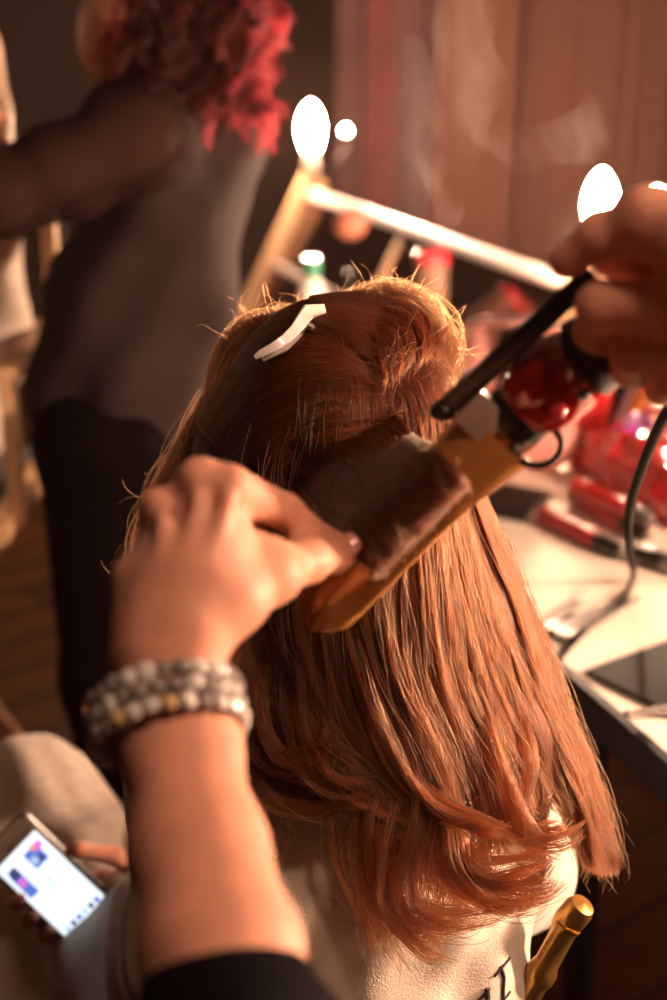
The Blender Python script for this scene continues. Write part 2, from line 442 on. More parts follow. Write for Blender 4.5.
# drapes hung behind the mirror
def drape(name, x0, x1, y0, y1, folds, material, label, amp=0.045, h0=0.02, h1=2.9):
    n = folds * 12; t = [i / n for i in range(n + 1)]
    a = Vector((x0, y0, 0)); b = Vector((x1, y1, 0)); d = (b - a); nrm = Vector((d.y, -d.x, 0)).normalized()
    rows = 14; vs = []; fs = []
    for j in range(rows + 1):
        hh = h0 + (h1 - h0) * j / rows; flare = 1.0 - 0.45 * j / rows
        for side in (0, 1):
            for q in t:
                w = math.sin(q * folds * 2 * PI + 0.5 * math.sin(7 * q)) * amp * flare + 0.01 * math.sin(q * 31 + j * 0.4)
                p = a + d * q + nrm * (w + (0.004 if side else -0.004)); vs.append((p.x, p.y, hh))
    m = n + 1
    for j in range(rows):
        for side in (0, 1):
            o0 = (2 * j + side) * m; o1 = (2 * (j + 1) + side) * m
            for i in range(n): fs.append((o0 + i, o0 + i + 1, o1 + i + 1, o1 + i))
        for i in (0, n): fs.append(((2 * j) * m + i, (2 * j + 1) * m + i, (2 * j + 3) * m + i, (2 * j + 2) * m + i))
    o = mesh_np(name, np.array(vs), fs, material); tag(o, label, 'curtain', 'curtains behind the mirror'); return o

def gx(px, y): return G(px, 200, y).x
drape('curtain', gx(338, 6.0), gx(366, 5.95), 6.0, 5.95, 3, M['curtain_mauve'], 'dusky mauve curtain hanging at the left end of the drapes behind the mirror')
drape('curtain', gx(366, 5.9), gx(400, 5.85), 5.9, 5.85, 3, M['curtain_red'], 'red curtain strip hanging between mauve curtains behind the mirror')
drape('curtain', gx(400, 5.85), gx(442, 5.75), 5.85, 5.75, 4, M['curtain_mauve'], 'dark mauve curtain between the red strip and the tan curtain')
drape('curtain', gx(440, 5.6), gx(520, 5.3), 5.6, 5.3, 6, M['curtain_tan'], 'light tan curtain hanging in loose folds behind the long white rail', amp=0.07)
M['curtain_brown'] = mat('curtain_brown', (0.080, 0.029, 0.016), 0.85, noise=0.15, nscale=30)
drape('curtain', gx(523, 5.3), gx(780, 4.3), 5.3, 4.3, 16, M['curtain_brown'], 'wide smooth brown curtain at the right, behind the hand holding the iron', amp=0.03)
rod = empty('curtain_rod', (gx(430, 5.7), 5.7, 2.92), 'dark rod carrying the mauve, red, tan and brown curtains', 'curtain rod')
MB().tube([(gx(325, 6.0), 6.0, 2.93), (gx(523, 5.3), 5.3, 2.93), (gx(785, 4.28), 4.28, 2.93)], 0.016).build('rod', M['black_plastic'], rod)
for xx, yy in ((gx(330, 5.98), 5.98), (gx(523, 5.3), 5.3), (gx(780, 4.3), 4.3)):
    MB().tube([(xx, yy, 2.93), (xx, yy, CEIL)], 0.01).build('bracket', M['black_plastic'], rod)

# ------------------------------------------------------------------ counter
TH = 0.78
T0, T1, TS0, TS1 = 0.733, 1.46, -1.4, 3.35
ctr = empty('makeup_counter', AL(1.05, 1.6, 0), 'long cream topped makeup counter with black edge, beside the seated woman', 'table')
MB().prism([AL(T0 + .012, TS0 + .012, TH - .002), AL(T1 - .012, TS0 + .012, TH - .002), AL(T1 - .012, TS1 - .012, TH - .002), AL(T0 + .012, TS1 - .012, TH - .002)], (0, 0, 0.002)).build('tabletop', M['cream_top'], ctr, smooth=False, label='cream coloured top surface')
e = MB()
e.prism([AL(T0, TS0, TH - 0.045), AL(T1, TS0, TH - 0.045), AL(T1, TS1, TH - 0.045), AL(T0, TS1, TH - 0.045)], (0, 0, 0.043))
for a, b in (((T0, TS0), (T0 + .012, TS1)), ((T1 - .012, TS0), (T1, TS1)), ((T0, TS0), (T1, TS0 + .012)), ((T0, TS1 - .012), (T1, TS1))):
    e.prism([AL(a[0], a[1], TH - .003), AL(b[0], a[1], TH - .003), AL(b[0], b[1], TH - .003), AL(a[0], b[1], TH - .003)], (0, 0, 0.0045))
e.build('edge_band', M['edge_black'], ctr, smooth=False, label='black edge band')
for s in (TS0 + 0.1, 1.35, TS1 - 0.1):
    for p in (T0 + 0.06, T1 - 0.06):
        MB().tube([AL(p, s, TH - 0.05), AL(p, s, 0.02)], 0.02, 12).build('leg', M['edge_black'], ctr)

# mirror with posts, rails and bulbs
RL, RR, RB = 4.23, 2.40, 0.62
RAILP, RAILH, FOOTP = 1.345, 1.01, 1.224
mir = empty('makeup_mirror', AL(FOOTP, 2.5, TH), 'long makeup mirror leaning back on the counter with pale posts and white top rail', 'mirror')
lean = (AL(RAILP, 0, RAILH) - AL(FOOTP, 0, TH)); mn = lean.cross(U_).normalized()
if mn.x > 0: mn = -mn
foot = lambda s, o=0.0: AL(FOOTP, s, TH + 0.004) + mn * o
top = lambda s, o=0.0: AL(RAILP, s, RAILH) + mn * o
MB().prism([foot(RB - 0.8), foot(RL), top(RL), top(RB - 0.8)], mn * 0.004).build('mirror_glass', M['mirror'], mir, smooth=False)
MB().prism([foot(RB - 0.8, -0.002), foot(RL, -0.002), top(RL, -0.002), top(RB - 0.8, -0.002)], mn * -0.014).build('back_board', M['mirror_back'], mir, smooth=False)
def beam(a, b, w, d, up):
    z = (b - a); L = z.length; R = frame(z, up); return MB().box((a + b) / 2, (w, d, L), R, 0.004)
beam(top(RB - 0.8, 0.008), top(RL + 0.03, 0.008), 0.034, 0.026, lean).build('top_rail', M['rail_white'], mir, label='white top rail')
beam(foot(RB - 0.8, 0.008) + lean * 0.05, foot(RL, 0.008) + lean * 0.05, 0.03, 0.022, lean).build('bottom_rail', M['rail_white'], mir)
for s in (RL, RR, RB):
    a = foot(s, 0.012) + lean * (0.06 if s < 4 else -3.30); b = top(s, 0.012) + lean * 0.22
    beam(a, b, 0.03, 0.085, U_).build('post', M['pale_wood'], mir, label='pale wooden post')
    MB().prism([top(s, -0.02) - U_ * 0.03, top(s, -0.02) + U_ * 0.03, AL(1.43, s, TH + 0.004 if s < 4 else 0) + U_ * 0.03, AL(1.43, s, TH + 0.004 if s < 4 else 0) - U_ * 0.03], N_ * 0.02).build('prop_stand', M['pale_wood'], mir)
for s in (3.4, 1.75):
    beam(foot(s, 0.006) + lean * 0.05, top(s, 0.006), 0.022, 0.014, U_).build('mullion', M['pale_wood'], mir)

def bulb(s, label, k=1.0, up=0.2):
    c = top(s) + Vector((0, 0, up)); e = empty('light_bulb', c - Vector((0, 0, 0.13)), label, 'light bulb', 'bulbs along the mirror')
    MB().lathe([(0.001, -0.066), (0.022, -0.062), (0.030, -0.035), (0.037, -0.008), (0.036, 0.016), (0.030, 0.040), (0.020, 0.060), (0.009, 0.074), (0.001, 0.078)], c, n=24, k=k).build('bulb_glass', M['bulb'], e, label='glowing glass bulb')
    MB().lathe([(0.001, -0.135), (0.024, -0.135), (0.026, -0.1), (0.021, -0.075), (0.021, -0.05), (0.001, -0.05)], c, n=20).build('socket', M['socket'], e)
bulb(RL, 'glowing bulb on the far left post of the makeup mirror, beside the red haired woman')
bulb(RR, 'glowing bulb half hidden behind the hand that holds the curling iron', 0.85, 0.172)
bulb(RB, 'glowing bulb at the near end of the makeup mirror, beyond the right edge')
def small_bulb(s, label):
    c = top(s) + Vector((0.108, 0.0, 0.195)); e = empty('small_bulb', c - Vector((0, 0, 0.02)), label, 'light bulb', 'small bulbs beside the big ones')
    MB().ball(c, 0.0105, u=14, w=8).build('bulb_glass', M['bulb_small'], e)
    a = top(s, 0.012) + lean * 0.14
    MB().tube([c - Vector((0, 0, 0.01)), c - Vector((0, 0, 0.05)), a + Vector((0.03, 0, 0.0)), a], 0.003, 8).build('bulb_arm', M['black_plastic'], e)
small_bulb(RL, 'tiny round light just right of the far left bulb')
small_bulb(RR, 'tiny round light just above the hand, right of the half hidden bulb')

# ------------------------------------------------------------------ things on the counter
def onT(px, py, dz=0.0): return H(px, py, TH + dz)
# black portfolio at the near corner
fo = empty('portfolio', onT(640, 680), 'flat black leather portfolio lying at the near corner of the counter', 'portfolio')
a = onT(585, 677); b = onT(668, 627); c = onT(650, 722); X = Vector((math.cos(math.radians(36)), math.sin(math.radians(36)), 0)); Y = Vector((X.y, -X.x, 0))
cen = a + X * 0.13 + Y * 0.088 + Vector((0, 0, 0.006)); R = Matrix((X, Y, X.cross(Y))).transposed()
MB().box(cen, (0.26, 0.176, 0.007), R, 0.0025).build('cover', M['leather'], fo)
MB().box(cen - Vector((0, 0, 0.0015)) + X * 0.003, (0.256, 0.172, 0.003), R).build('pages', M['black_plastic'], fo)
# tweezers
tw = empty('tweezers', onT(640, 712, 0.012), 'slim silver tweezers lying across the black portfolio', 'tweezers')
t0 = onT(627, 713, 0.012); t1 = onT(700, 706, 0.013)
for s in (-1, 1):
    d = (t1 - t0).normalized(); n = Vector((-d.y, d.x, 0))
    MB().tube([t0 + n * s * 0.0012, t0 + (t1 - t0) * 0.5 + n * s * 0.006, t1 + n * s * 0.0012], [0.0012, 0.0026, 0.003], 8).build('arm', M['steel'], tw)
MB().ball(t0, 0.0042, u=14, w=8).build('tip', M['steel'], tw)
# black wallet behind the hair
wl = empty('black_wallet', onT(515, 500), 'small black leather wallet lying flat just right of the hair', 'wallet')
a = onT(478, 500, 0.0); b = onT(545, 492, 0.0)
cen = onT(513, 502, 0.011); d = (onT(548, 486) - onT(505, 519)).normalized(); Y = Vector((-d.y, d.x, 0)); R = Matrix((d, Y, Vector((0, 0, 1)))).transposed()
MB().box(cen + Vector((0, 0, 0.006)), (0.12, 0.085, 0.006), R, 0.003).build('flap', M['leather'], wl)
MB().box(cen - Vector((0, 0, 0.004)), (0.116, 0.082, 0.012), R, 0.003).build('body', M['black_plastic'], wl)
# silver sectioning clips
def duck(p, q, label, w=0.0055):
    p = Vector(p); q = Vector(q); d = (q - p).normalized(); n = Vector((-d.y, d.x, 0)); L = (q - p).length
    e = empty('hair_clip', p, label, 'hair clip', 'silver clips on the counter')
    for s, nm in ((-1, 'jaw'), (1, 'jaw')):
        h = 0.003 + (0.004 if s > 0 else 0)
        pts = [p + Vector((0, 0, h + (0.006 if s > 0 else 0))), p + d * L * 0.3 + Vector((0, 0, h)), q + Vector((0, 0, 0.0045))]
        MB().prism([pts[0] - n * w, pts[1] - n * w * 1.1, pts[2] - n * w * 0.35, pts[2] + n * w * 0.35, pts[1] + n * w * 1.1, pts[0] + n * w], (0, 0, 0.0016)).build(nm, M['steel'], e, smooth=False)
    c = p + d * L * 0.28 + Vector((0, 0, 0.006)); MB().tube([c - n * w, c + n * w], 0.0035, 10).build('spring', M['steel'], e)
duck(onT(546, 636), onT(588, 595), 'slim silver hair clip pointing away on the counter beside the hair')
duck(onT(552, 640), onT(612, 607), 'broad shiny silver hair clip under the black cord', 0.0075)
duck(onT(560, 645), onT(640, 600), 'longest silver hair clip, tip past the black cord', 0.005)

# red tool handles
def wand(p, q, r, label, mat_a, mat_b, cat='hair tool'):
    p = Vector(p); q = Vector(q); d = (q - p).normalized(); L = (q - p).length
    e = empty('styling_wand', Vector((p.x, p.y, TH)), label, cat, 'styling wands on the counter')
    prof = [(0.001, 0), (r * 0.75, 0.002), (r * 0.98, 0.008)]
    for i in range(16):
        h = 0.008 + (L * 0.72 - 0.008) * i / 15; prof.append((r * (1.0 if i % 2 else 0.93), h))
    prof += [(r * 0.9, L * 0.73), (0.001, L * 0.731)]
    MB().lathe(prof, p, d, 20).build('barrel', mat_a, e)
    MB().lathe([(0.001, L * 0.72), (r * 0.88, L * 0.722), (r * 0.95, L * 0.78), (r * 0.8, L * 0.95), (r * 0.5, L), (0.001, L + 0.001)], p, d, 20).build('cap', mat_b, e)
    MB().lathe([(0.001, L), (r * 0.36, L + 0.001), (r * 0.36, L + 0.008), (0.001, L + 0.009)], p, d, 14).build('tip_ring', M['steel'], e)
wand(onT(541, 514, 0.016), onT(620, 552, 0.016), 0.0155, 'dark red ribbed wand with black cap, nearest of the red tools on the counter', M['dark_red'], M['black_plastic'])
wand(onT(572, 494, 0.017), onT(646, 536, 0.017), 0.0165, 'dark red ribbed wand lying second from the front, against the red bag', M['dark_red'], M['black_plastic'])
wand(onT(574, 484, 0.045), onT(650, 520, 0.04), 0.015, 'bright red wand lying on top of the others against the bag', M['red_plastic'], M['steel'])
wand(onT(760, 590, 0.017), onT(632, 552, 0.017), 0.0165, 'black and silver wand lying in front of the red bag at the right edge', M['steel'], M['black_plastic'])

# red vinyl bag with things standing in it
B0 = onT(640, 497); bag = empty('red_bag', B0, 'shiny red vinyl bag standing at the back of the counter at the right edge', 'bag')
d = U_ * -1.0
bb = Body(0.006, 0.03)
for i in range(6):
    bb.cap(B0 + Vector((0, 0, 0.05)) + d * (-0.085 + 0.05 * i), B0 + Vector((0.0, 0.0, 0.05)) + d * (-0.085 + 0.05 * (i + 1)) + N_ * 0.05, 0.052, 0.05, 0.03)
bb.cap(B0 + N_ * 0.03 + Vector((0, 0, 0.055)) - d * 0.02, B0 + N_ * 0.05 + Vector((0, 0, 0.07)) + d * 0.16, 0.056, 0.05)
bb.noise = lambda X, Y, Z: 0.004 * np.sin(X * 95 + 2 * np.sin(Y * 60)) + 0.003 * np.sin(Z * 120 + X * 50)
bb.build('bag_body', M['red_vinyl'], bag)
hp = B0 + N_ * 0.02 + Vector((0, 0, 0.08))
MB().tube([hp - d * 0.05, hp - d * 0.03 + Vector((0, 0, 0.06)), hp + d * 0.05 + Vector((0, 0, 0.075)), hp + d * 0.12 + Vector((0, 0, 0.055)), hp + d * 0.15], 0.008, 10).build('strap', M['red_plastic'], bag)
MB().box(B0 - N_ * 0.035 + d * 0.09 + Vector((0, 0, 0.05)), (0.05, 0.03, 0.002), frame(-N_, d), 0.0008).build('clear_tag', M['clear_plastic'], bag)
# red bottle standing behind
rb0 = G(583, 470, 2.30); rb0 = Vector((rb0.x, rb0.y, TH))
rbt = empty('red_bottle', rb0, 'tall slim red spray bottle standing left of the red bag', 'bottle')
MB().lathe([(0.001, 0), (0.026, 0.0), (0.029, 0.01), (0.029, 0.17), (0.026, 0.20), (0.014, 0.215), (0.001, 0.216)], rb0, (0.10, 0, 1), 26).build('bottle_body', M['red_plastic'], rbt)
MB().lathe([(0.001, 0.214), (0.017, 0.215), (0.018, 0.255), (0.013, 0.27), (0.001, 0.271)], rb0, (0.10, 0, 1), 20).build('bottle_cap', M['red_button'], rbt)
pp = G(634, 440, 2.17)
ps = empty('purple_pouch', (pp.x, pp.y, TH + 0.09), 'small purple pouch poking up out of the red bag', 'pouch')
pb = Body(0.005, 0.02); pb.ell(pp + Vector((0, 0, -0.01)), (0.033, 0.018, 0.05)); pb.ell(pp + Vector((0.01, 0.003, 0.022)), (0.022, 0.012, 0.02)); pb.build('pouch_body', M['purple'], ps)
MB().tube([pp + Vector((-0.02, -0.008, 0.03)), pp + Vector((0.0, -0.012, 0.036)), pp + Vector((0.028, -0.006, 0.03))], 0.0028, 8).build('zip', M['steel'], ps)
def brush(px, py, y, r, label, mat_a, tilt=0.1):
    p = G(px, py, y); b = Vector((p.x - tilt * 0.2, p.y, TH + 0.01)); d = (p - b); L = d.length
    e = empty('makeup_brush', b, label, 'brush', 'brushes standing behind the red bag')
    MB().lathe([(0.001, 0), (r * 0.7, 0.003), (r, L * 0.4), (r * 0.85, L), (0.001, L + .002)], b, d, 14).build('handle', mat_a, e)
    MB().lathe([(0.001, L), (r * 0.9, L), (r * 0.95, L + 0.02), (0.001, L + 0.021)], b, d, 14).build('ferrule', M['steel'], e)
    MB().lathe([(0.001, L + 0.018), (r * 0.9, L + 0.02), (r * 1.7, L + 0.04), (r * 1.2, L + 0.06), (0.001, L + 0.066)], b, d, 14).build('bristles', M['mirror_back'], e)
brush(668, 378, 2.25, 0.013, 'broad pale wooden brush handle standing behind the purple pouch', M['pale_wood'], 0.3)
brush(640, 372, 2.28, 0.008, 'slim mauve grey brush standing left of the pale wooden one', M['curtain_mauve'], 0.3)
brush(655, 370, 2.32, 0.009, 'dark brush standing between the mauve and the pale wooden ones', M['amber'], 0.3)
# pink makeup bag and bits at the foot of the mirror
k0 = G(500, 330, 2.30); k0 = Vector((k0.x, k0.y, TH))
pk = empty('makeup_bag', k0, 'pink makeup bag with a dark band, standing behind the black lever', 'bag')
q = Body(0.006, 0.03); q.cap(k0 + Vector((-0.03, 0.01, 0.06)), k0 + Vector((0.09, -0.01, 0.06)), 0.055, 0.055); q.cap(k0 + Vector((-0.03, 0.01, 0.17)), k0 + Vector((0.08, -0.01, 0.17)), 0.05, 0.05)
q.cap(k0 + Vector((-0.025, 0.01, 0.23)), k0 + Vector((0.08, -0.01, 0.225)), 0.034, 0.034); q.build('bag_body', M['pink'], pk)
MB().box(k0 + Vector((0.012, -0.056, 0.16)), (0.03, 0.012, 0.2), None, 0.004).build('band', M['black_cloth'], pk, label='dark band')
MB().tube([k0 + Vector((-0.05, -0.02, 0.262)), k0 + Vector((0.03, -0.035, 0.27)), k0 + Vector((0.1, -0.04, 0.26))], 0.004, 8).build('zip', M['steel'], pk)
def bottle(px, py, y, r, h, label, mb, mc, name='bottle', cap=0.3):
    p = G(px, py, y); b = Vector((p.x, p.y, TH)); e = empty(name, b, label, 'bottle')
    hb = h * (1 - cap)
    MB().lathe([(0.001, 0), (r * 0.9, 0), (r, 0.006), (r, hb * 0.8), (r * 0.8, hb * 0.93), (r * 0.45, hb), (0.001, hb)], b, n=24).build('bottle_body', mb, e)
    MB().lathe([(0.001, hb), (r * 0.6, hb), (r * 0.6, h * 0.97), (r * 0.5, h), (0.001, h)], b, n=20).build('bottle_cap', mc, e)
    return e
bottle(470, 352, 2.12, 0.030, 0.215, 'amber bottle standing in front of the pink makeup bag', M['amber'], M['steel'], 'amber_bottle')
bottle(312, 285, 3.2, 0.033, 0.225, 'white bottle with green cap peeking over the top of the head', M['bottle_white'], M['green_cap'], 'lotion_bottle', 0.2)
pf = G(350, 224, 3.28); pe = empty('powder_brush', Vector((pf.x, pf.y, TH)), 'peach round headed powder brush standing just under the white rail', 'brush')
MB().lathe([(0.001, 0), (0.022, 0), (0.022, 0.008), (0.008, 0.02), (0.009, 0.12), (0.012, 0.18), (0.001, 0.181)], (pf.x, pf.y, TH), n=18).build('handle', M['black_plastic'], pe)
MB().ball(pf, (0.042, 0.042, 0.036)).build('brush_head', M['peach'], pe)
rj = G(432, 262, 3.15); rje = empty('canister', Vector((rj.x, rj.y, TH)), 'brown canister with a dull red lid under the middle of the white rail', 'canister')
MB().lathe([(0.001, 0), (0.035, 0), (0.037, 0.008), (0.037, rj.z - TH), (0.001, rj.z - TH)], (rj.x, rj.y, TH), n=24).build('canister_body', M['mirror_back'], rje)
MB().lathe([(0.001, 0), (0.039, 0), (0.039, 0.022), (0.03, 0.03), (0.001, 0.031)], (rj.x, rj.y, rj.z - 0.002), n=24).build('lid', M['dark_red'], rje)

# ------------------------------------------------------------------ gilt chair under the seated woman
CF = Vector((-0.21, 0.978, 0)); CLf = Vector((-0.978, -0.21, 0))    # facing, her left
fin = H(572, 912, 0.86)
cb = fin + CLf * 0.185; cb.z = 0
HF, HLf = Vector((-0.375, 0.927, 0)), Vector((-0.927, -0.375, 0)); hcb = fin + HLf * 0.185; hcb.z = 0
def KC_(l, f, h): return hcb + HLf * l + HF * f + Vector((0, 0, h))
def CC(l, f, h): return Vector((cb.x, cb.y, 0)) + CLf * l + CF * f + Vector((0, 0, h))
ch = empty('gilt_chair', KC_(0, 0.2, 0), 'gilt bamboo style chair under the woman in the white robe', 'chair')
def bamboo(a, b, r):
    a = Vector(a); b = Vector(b); L = (b - a).length; n = max(2, int(L / 0.085)); prof = [(0.001, 0)]
    for i in range(n):
        h0 = L * i / n; h1 = L * (i + 1) / n
        prof += [(r * 1.25, h0 + 0.002), (r * 1.25, h0 + 0.008), (r, h0 + 0.014), (r, h1 - 0.006), (r * 1.2, h1 - 0.001)]
    prof.append((0.001, L)); return MB().lathe(prof, a, b - a, 16)
for s in (-1, 1):
    bamboo(KC_(s * 0.135, 0.0, 0.0), KC_(s * 0.135, 0.0, 0.765), 0.0105).build('back_post', M['gold'], ch)
    bamboo(KC_(s * 0.135, 0.0, 0.765), KC_(s * 0.182, 0.0, 0.850), 0.0095).build('back_ear', M['gold'], ch)
    m = MB().lathe([(0.001, -0.012), (0.0105, -0.012), (0.0118, -0.004), (0.0118, 0.010), (0.0095, 0.016), (0.001, 0.018)], KC_(s * 0.185, 0.0, 0.855), (s * -0.45, -0.2, 0.85), 22)
    m.build('finial', M['gold'], ch)
    bamboo(KC_(s * 0.2, 0.4, 0.0), KC_(s * 0.2, 0.4, 0.44), 0.0125).build('leg', M['gold'], ch)
    bamboo(KC_(s * 0.19, 0.02, 0.2), KC_(s * 0.2, 0.38, 0.2), 0.008).build('side_stretcher', M['gold'], ch)
for h in (0.755, 0.69, 0.54):
    bamboo(KC_(-0.135, 0.0, h), KC_(0.135, 0.0, h), 0.010).build('back_rail', M['gold'], ch)
for l in (-0.10, -0.06, -0.02, 0.02, 0.06, 0.10):
    bamboo(KC_(l, 0, 0.55), KC_(l, 0, 0.68), 0.006).build('spindle', M['gold'], ch)
MB().box(KC_(0, 0.2, 0.445), (0.42, 0.42, 0.03), Matrix((HLf, HF, Vector((0, 0, 1)))).transposed(), 0.008).build('seat_frame', M['gold'], ch)
MB().box(KC_(0, 0.2, 0.475), (0.39, 0.39, 0.04), Matrix((HLf, HF, Vector((0, 0, 1)))).transposed(), 0.018, 3).build('cushion', M['bottle_white'], ch, label='white seat cushion')

# ------------------------------------------------------------------ seated woman
HC = P(330, 425, 1.095)           # middle of the skull
hf = Vector((-0.45, 0.80, -0.22)).normalized()   # where she looks
hl = Vector((0, 0, 1)).cross(hf).normalized(); hu = hf.cross(hl).normalized()
HR = Matrix((-hl, hf, hu)).transposed()          # columns: right, forward, up
def HL(r, f, u): return HC + HR @ Vector((r, f, u))
cl = empty('person', (HC.x, HC.y + 0.1, 0), 'seated woman in white robe with long auburn hair, back to the viewer, holding a phone', 'person')
b = Body(0.005, 0.02)
b.ell(HL(0, -0.005, -0.004), (0.070, 0.090, 0.090), HR); b.ell(HL(0, 0.035, -0.055), (0.058, 0.06, 0.075), HR)
b.cap(HL(-.02, 0.075, -0.105), HL(.02, 0.075, -0.105), 0.018, 0.018)
b.cap(HL(0, 0.094, -0.005), HL(0, 0.112, -0.040), 0.008, 0.012, 0.01); b.ell(HL(0, 0.098, -0.072), (0.024, 0.012, 0.006), HR, 0.006); b.ell(HL(0, 0.096, -0.083), (0.021, 0.012, 0.007), HR, 0.006)
for s in (-1, 1):
    b.ell(HL(s * 0.078, -0.005, -0.02), (0.010, 0.018, 0.030), HR, 0.006); b.ell(HL(s * 0.035, 0.075, -0.035), (0.024, 0.02, 0.02), HR, 0.015)
C7 = CC(-0.05, 0.165, 1.03)
b.cap(HL(0, -0.02, -0.06), C7, 0.052, 0.056)
SHL, SHR = CC(0.07, 0.16, 0.955), CC(-0.155, 0.17, 0.955)
b.cap(SHL, SHR, 0.055, 0.055, 0.04)
b.chain([CC(-0.055, 0.16, 0.95), CC(-0.04, 0.15, 0.78), CC(-0.02, 0.16, 0.60)], [0.11, 0.10, 0.13], 0.04)
b.cap(CC(0.085, 0.17, 0.575), CC(-0.085, 0.17, 0.575), 0.10, 0.10)
ELL, ELR = CC(0.09, 0.235, 0.69), CC(-0.19, 0.20, 0.775)
WRL = P(158, 893, 1.415); WRR = CC(-0.10, 0.50, 0.70)
b.chain([SHL, ELL, WRL], [0.048, 0.038, 0.026]); b.chain([SHR, ELR, WRR], [0.048, 0.038, 0.026])
KNL, KNR = Vector((-0.365, 1.50, 0.60)), CC(-0.10, 0.66, 0.55)
b.chain([CC(0.06, 0.2, 0.56), KNL, Vector((-0.30, 1.62, 0.28))], [0.085, 0.058, 0.045]); b.chain([CC(-0.09, 0.2, 0.575), KNR, CC(-0.10, 0.62, 0.10)], [0.085, 0.06, 0.042])
b.cap(Vector((-0.30, 1.62, 0.28)), Vector((-0.36, 1.74, 0.26)), 0.035, 0.022); b.cap(CC(-0.10, 0.62, 0.06), CC(-0.10, 0.80, 0.03), 0.032, 0.022)
# left hand closed round the phone
b.h = 0.0035
PHZ = 1.425
b.pchain([(158, 893, 1.415), (128, 893, 1.435)], [26, 26], 0.012)
b.pchain([(150, 878, 1.41), (118, 857, 1.398), (80, 850, 1.392), (70, 851, 1.392)], [15, 9.5, 7.5, 6.0], 0.006)
for (x0, y0, x1, y1, x2, y2) in ((112, 880, 55, 882, 14, 903), (116, 893, 68, 902, 28, 921), (122, 905, 82, 921, 44, 935), (130, 915, 98, 935, 66, 950)):
    b.pchain([(x0, y0, 1.45), (x1, y1, 1.468), (x2, y2, 1.452), (x2 + 7, y2 - 5, 1.428)], [11, 9, 7.5, 6], 0.004)
b.build('body', M['skin'], cl)

# robe
r = Body(0.0065, 0.035)
r.cap(CC(0.07, 0.16, 0.95), CC(-0.15, 0.16, 0.95), 0.062, 0.062, 0.05)
r.ell(CC(-0.045, 0.13, 0.86), (0.155, 0.112, 0.15), Matrix((CLf, CF, Vector((0, 0, 1)))).transposed(), 0.05)
r.ell(CC(-0.02, 0.14, 0.70), (0.145, 0.13, 0.17), Matrix((CLf, CF, Vector((0, 0, 1)))).transposed(), 0.05)
r.ell(CC(0, 0.18, 0.57), (0.20, 0.17, 0.085), Matrix((CLf, CF, Vector((0, 0, 1)))).transposed(), 0.05)
# drape over the chair back
r.chain([CC(-0.04, 0.03, 0.86), CC(-0.035, -0.018, 0.72), CC(-0.02, -0.03, 0.50)], [0.05, 0.045, 0.03], 0.05)
r.chain([CC(0.10, 0.02, 0.88), CC(0.10, -0.018, 0.72), CC(0.10, -0.03, 0.50)], [0.055, 0.045, 0.03], 0.05)
r.chain([CC(-0.135, 0.05, 0.87), CC(-0.10, 0.0, 0.77), CC(-0.065, -0.03, 0.55)], [0.036, 0.030, 0.025], 0.05)
# collar roll
for i in range(10):
    a0 = PI * (1.0 + i / 9.0 * 1.0) ; a1 = PI * (1.0 + (i + 1) / 9.0)
    if i < 9: r.cap(CC(-0.05 + 0.085 * math.cos(a0), 0.165 + 0.06 * math.sin(a0), 1.02), CC(-0.05 + 0.085 * math.cos(a1), 0.165 + 0.06 * math.sin(a1), 1.02), 0.02, 0.02, 0.015)
r.chain([CC(0.072, 0.17, 0.945), ELL], [0.060, 0.056]); r.chain([ELL, WRL + (ELL - WRL) * 0.25], [0.062, 0.052])
r.chain([CC(-0.15, 0.16, 0.945), ELR + CF * -0.01], [0.060, 0.060]); r.chain([ELR, WRR + (ELR - WRR) * 0.2], [0.060, 0.05])
r.chain([CC(0.06, 0.24, 0.56), KNL + Vector((0.01, -0.02, -0.005))], [0.10, 0.075], 0.05); r.chain([KNL, Vector((-0.36, 1.55, 0.38))], [0.075, 0.09], 0.04)
r.chain([CC(-0.09, 0.24, 0.56), KNR], [0.12, 0.085], 0.05); r.chain([KNR, CC(-0.08, 0.67, 0.30)], [0.085, 0.08])
r.chain([P(20, 900, 1.62), P(30, 1010, 1.56)], [0.07, 0.09], 0.06); r.chain([P(110, 980, 1.54), P(60, 1060, 1.50)], [0.06, 0.08], 0.06)
r.chain([KNL + Vector((-0.05, -0.05, -0.05)), P(-60, 960, 1.55)], [0.08, 0.08], 0.06)
def rn(X, Y, Z):
    return (0.0035 * np.sin(X * 42 + Z * 21 + 1.6 * np.sin(Y * 23 + Z * 14)) + 0.0030 * np.sin(Z * 38 - Y * 47 + 1.3 * np.sin(X * 30)) + 0.0018 * np.sin(X * 95 + Y * 60 - Z * 80))
r.noise = rn
robe = r.build('robe', M['robe'], cl, label='white towelling robe')
# embroidered letters on the back of the robe
bpy.context.view_layer.update()
dg = bpy.context.evaluated_depsgraph_get()
bvr = BVHTree.FromObject(robe, dg); rbase = world_base(robe)
def onrobe(px, py, off=0.001):
    d = ray(px, py).normalized(); hit = bvr.ray_cast(Vector((0, 0, CH)) - rbase, d)
    return (hit[0] + rbase - d * off) if hit[0] is not None else P(px, py, 1.03)
def stroke(pts, ws, name='letter_stroke'):
    w = [onrobe(x, y) for x, y in pts]; MB().tube(w, [0.0006 * k for k in ws], 8).build(name, M['thread'], robe)
def dense(a, n=3):
    out = []
    for (x0, y0), (x1, y1) in zip(a[:-1], a[1:]):
        out += [(x0 + (x1 - x0) * i / n, y0 + (y1 - y0) * i / n) for i in range(n)]
    return out + [a[-1]]
for pts, w in (([(495, 976), (501, 969), (510, 958)], 1.6), ([(501, 968), (504, 978), (503, 990), (503, 1003)], 2.6), ([(503, 1001), (507, 996), (510, 992)], 1.6),
               ([(478, 1001), (483, 996), (489, 989)], 2.0), ([(487, 990), (488, 997), (486, 1008)], 3.2)):
    q = dense(pts); stroke(q, [w] * len(q), 'embroidered_letter')

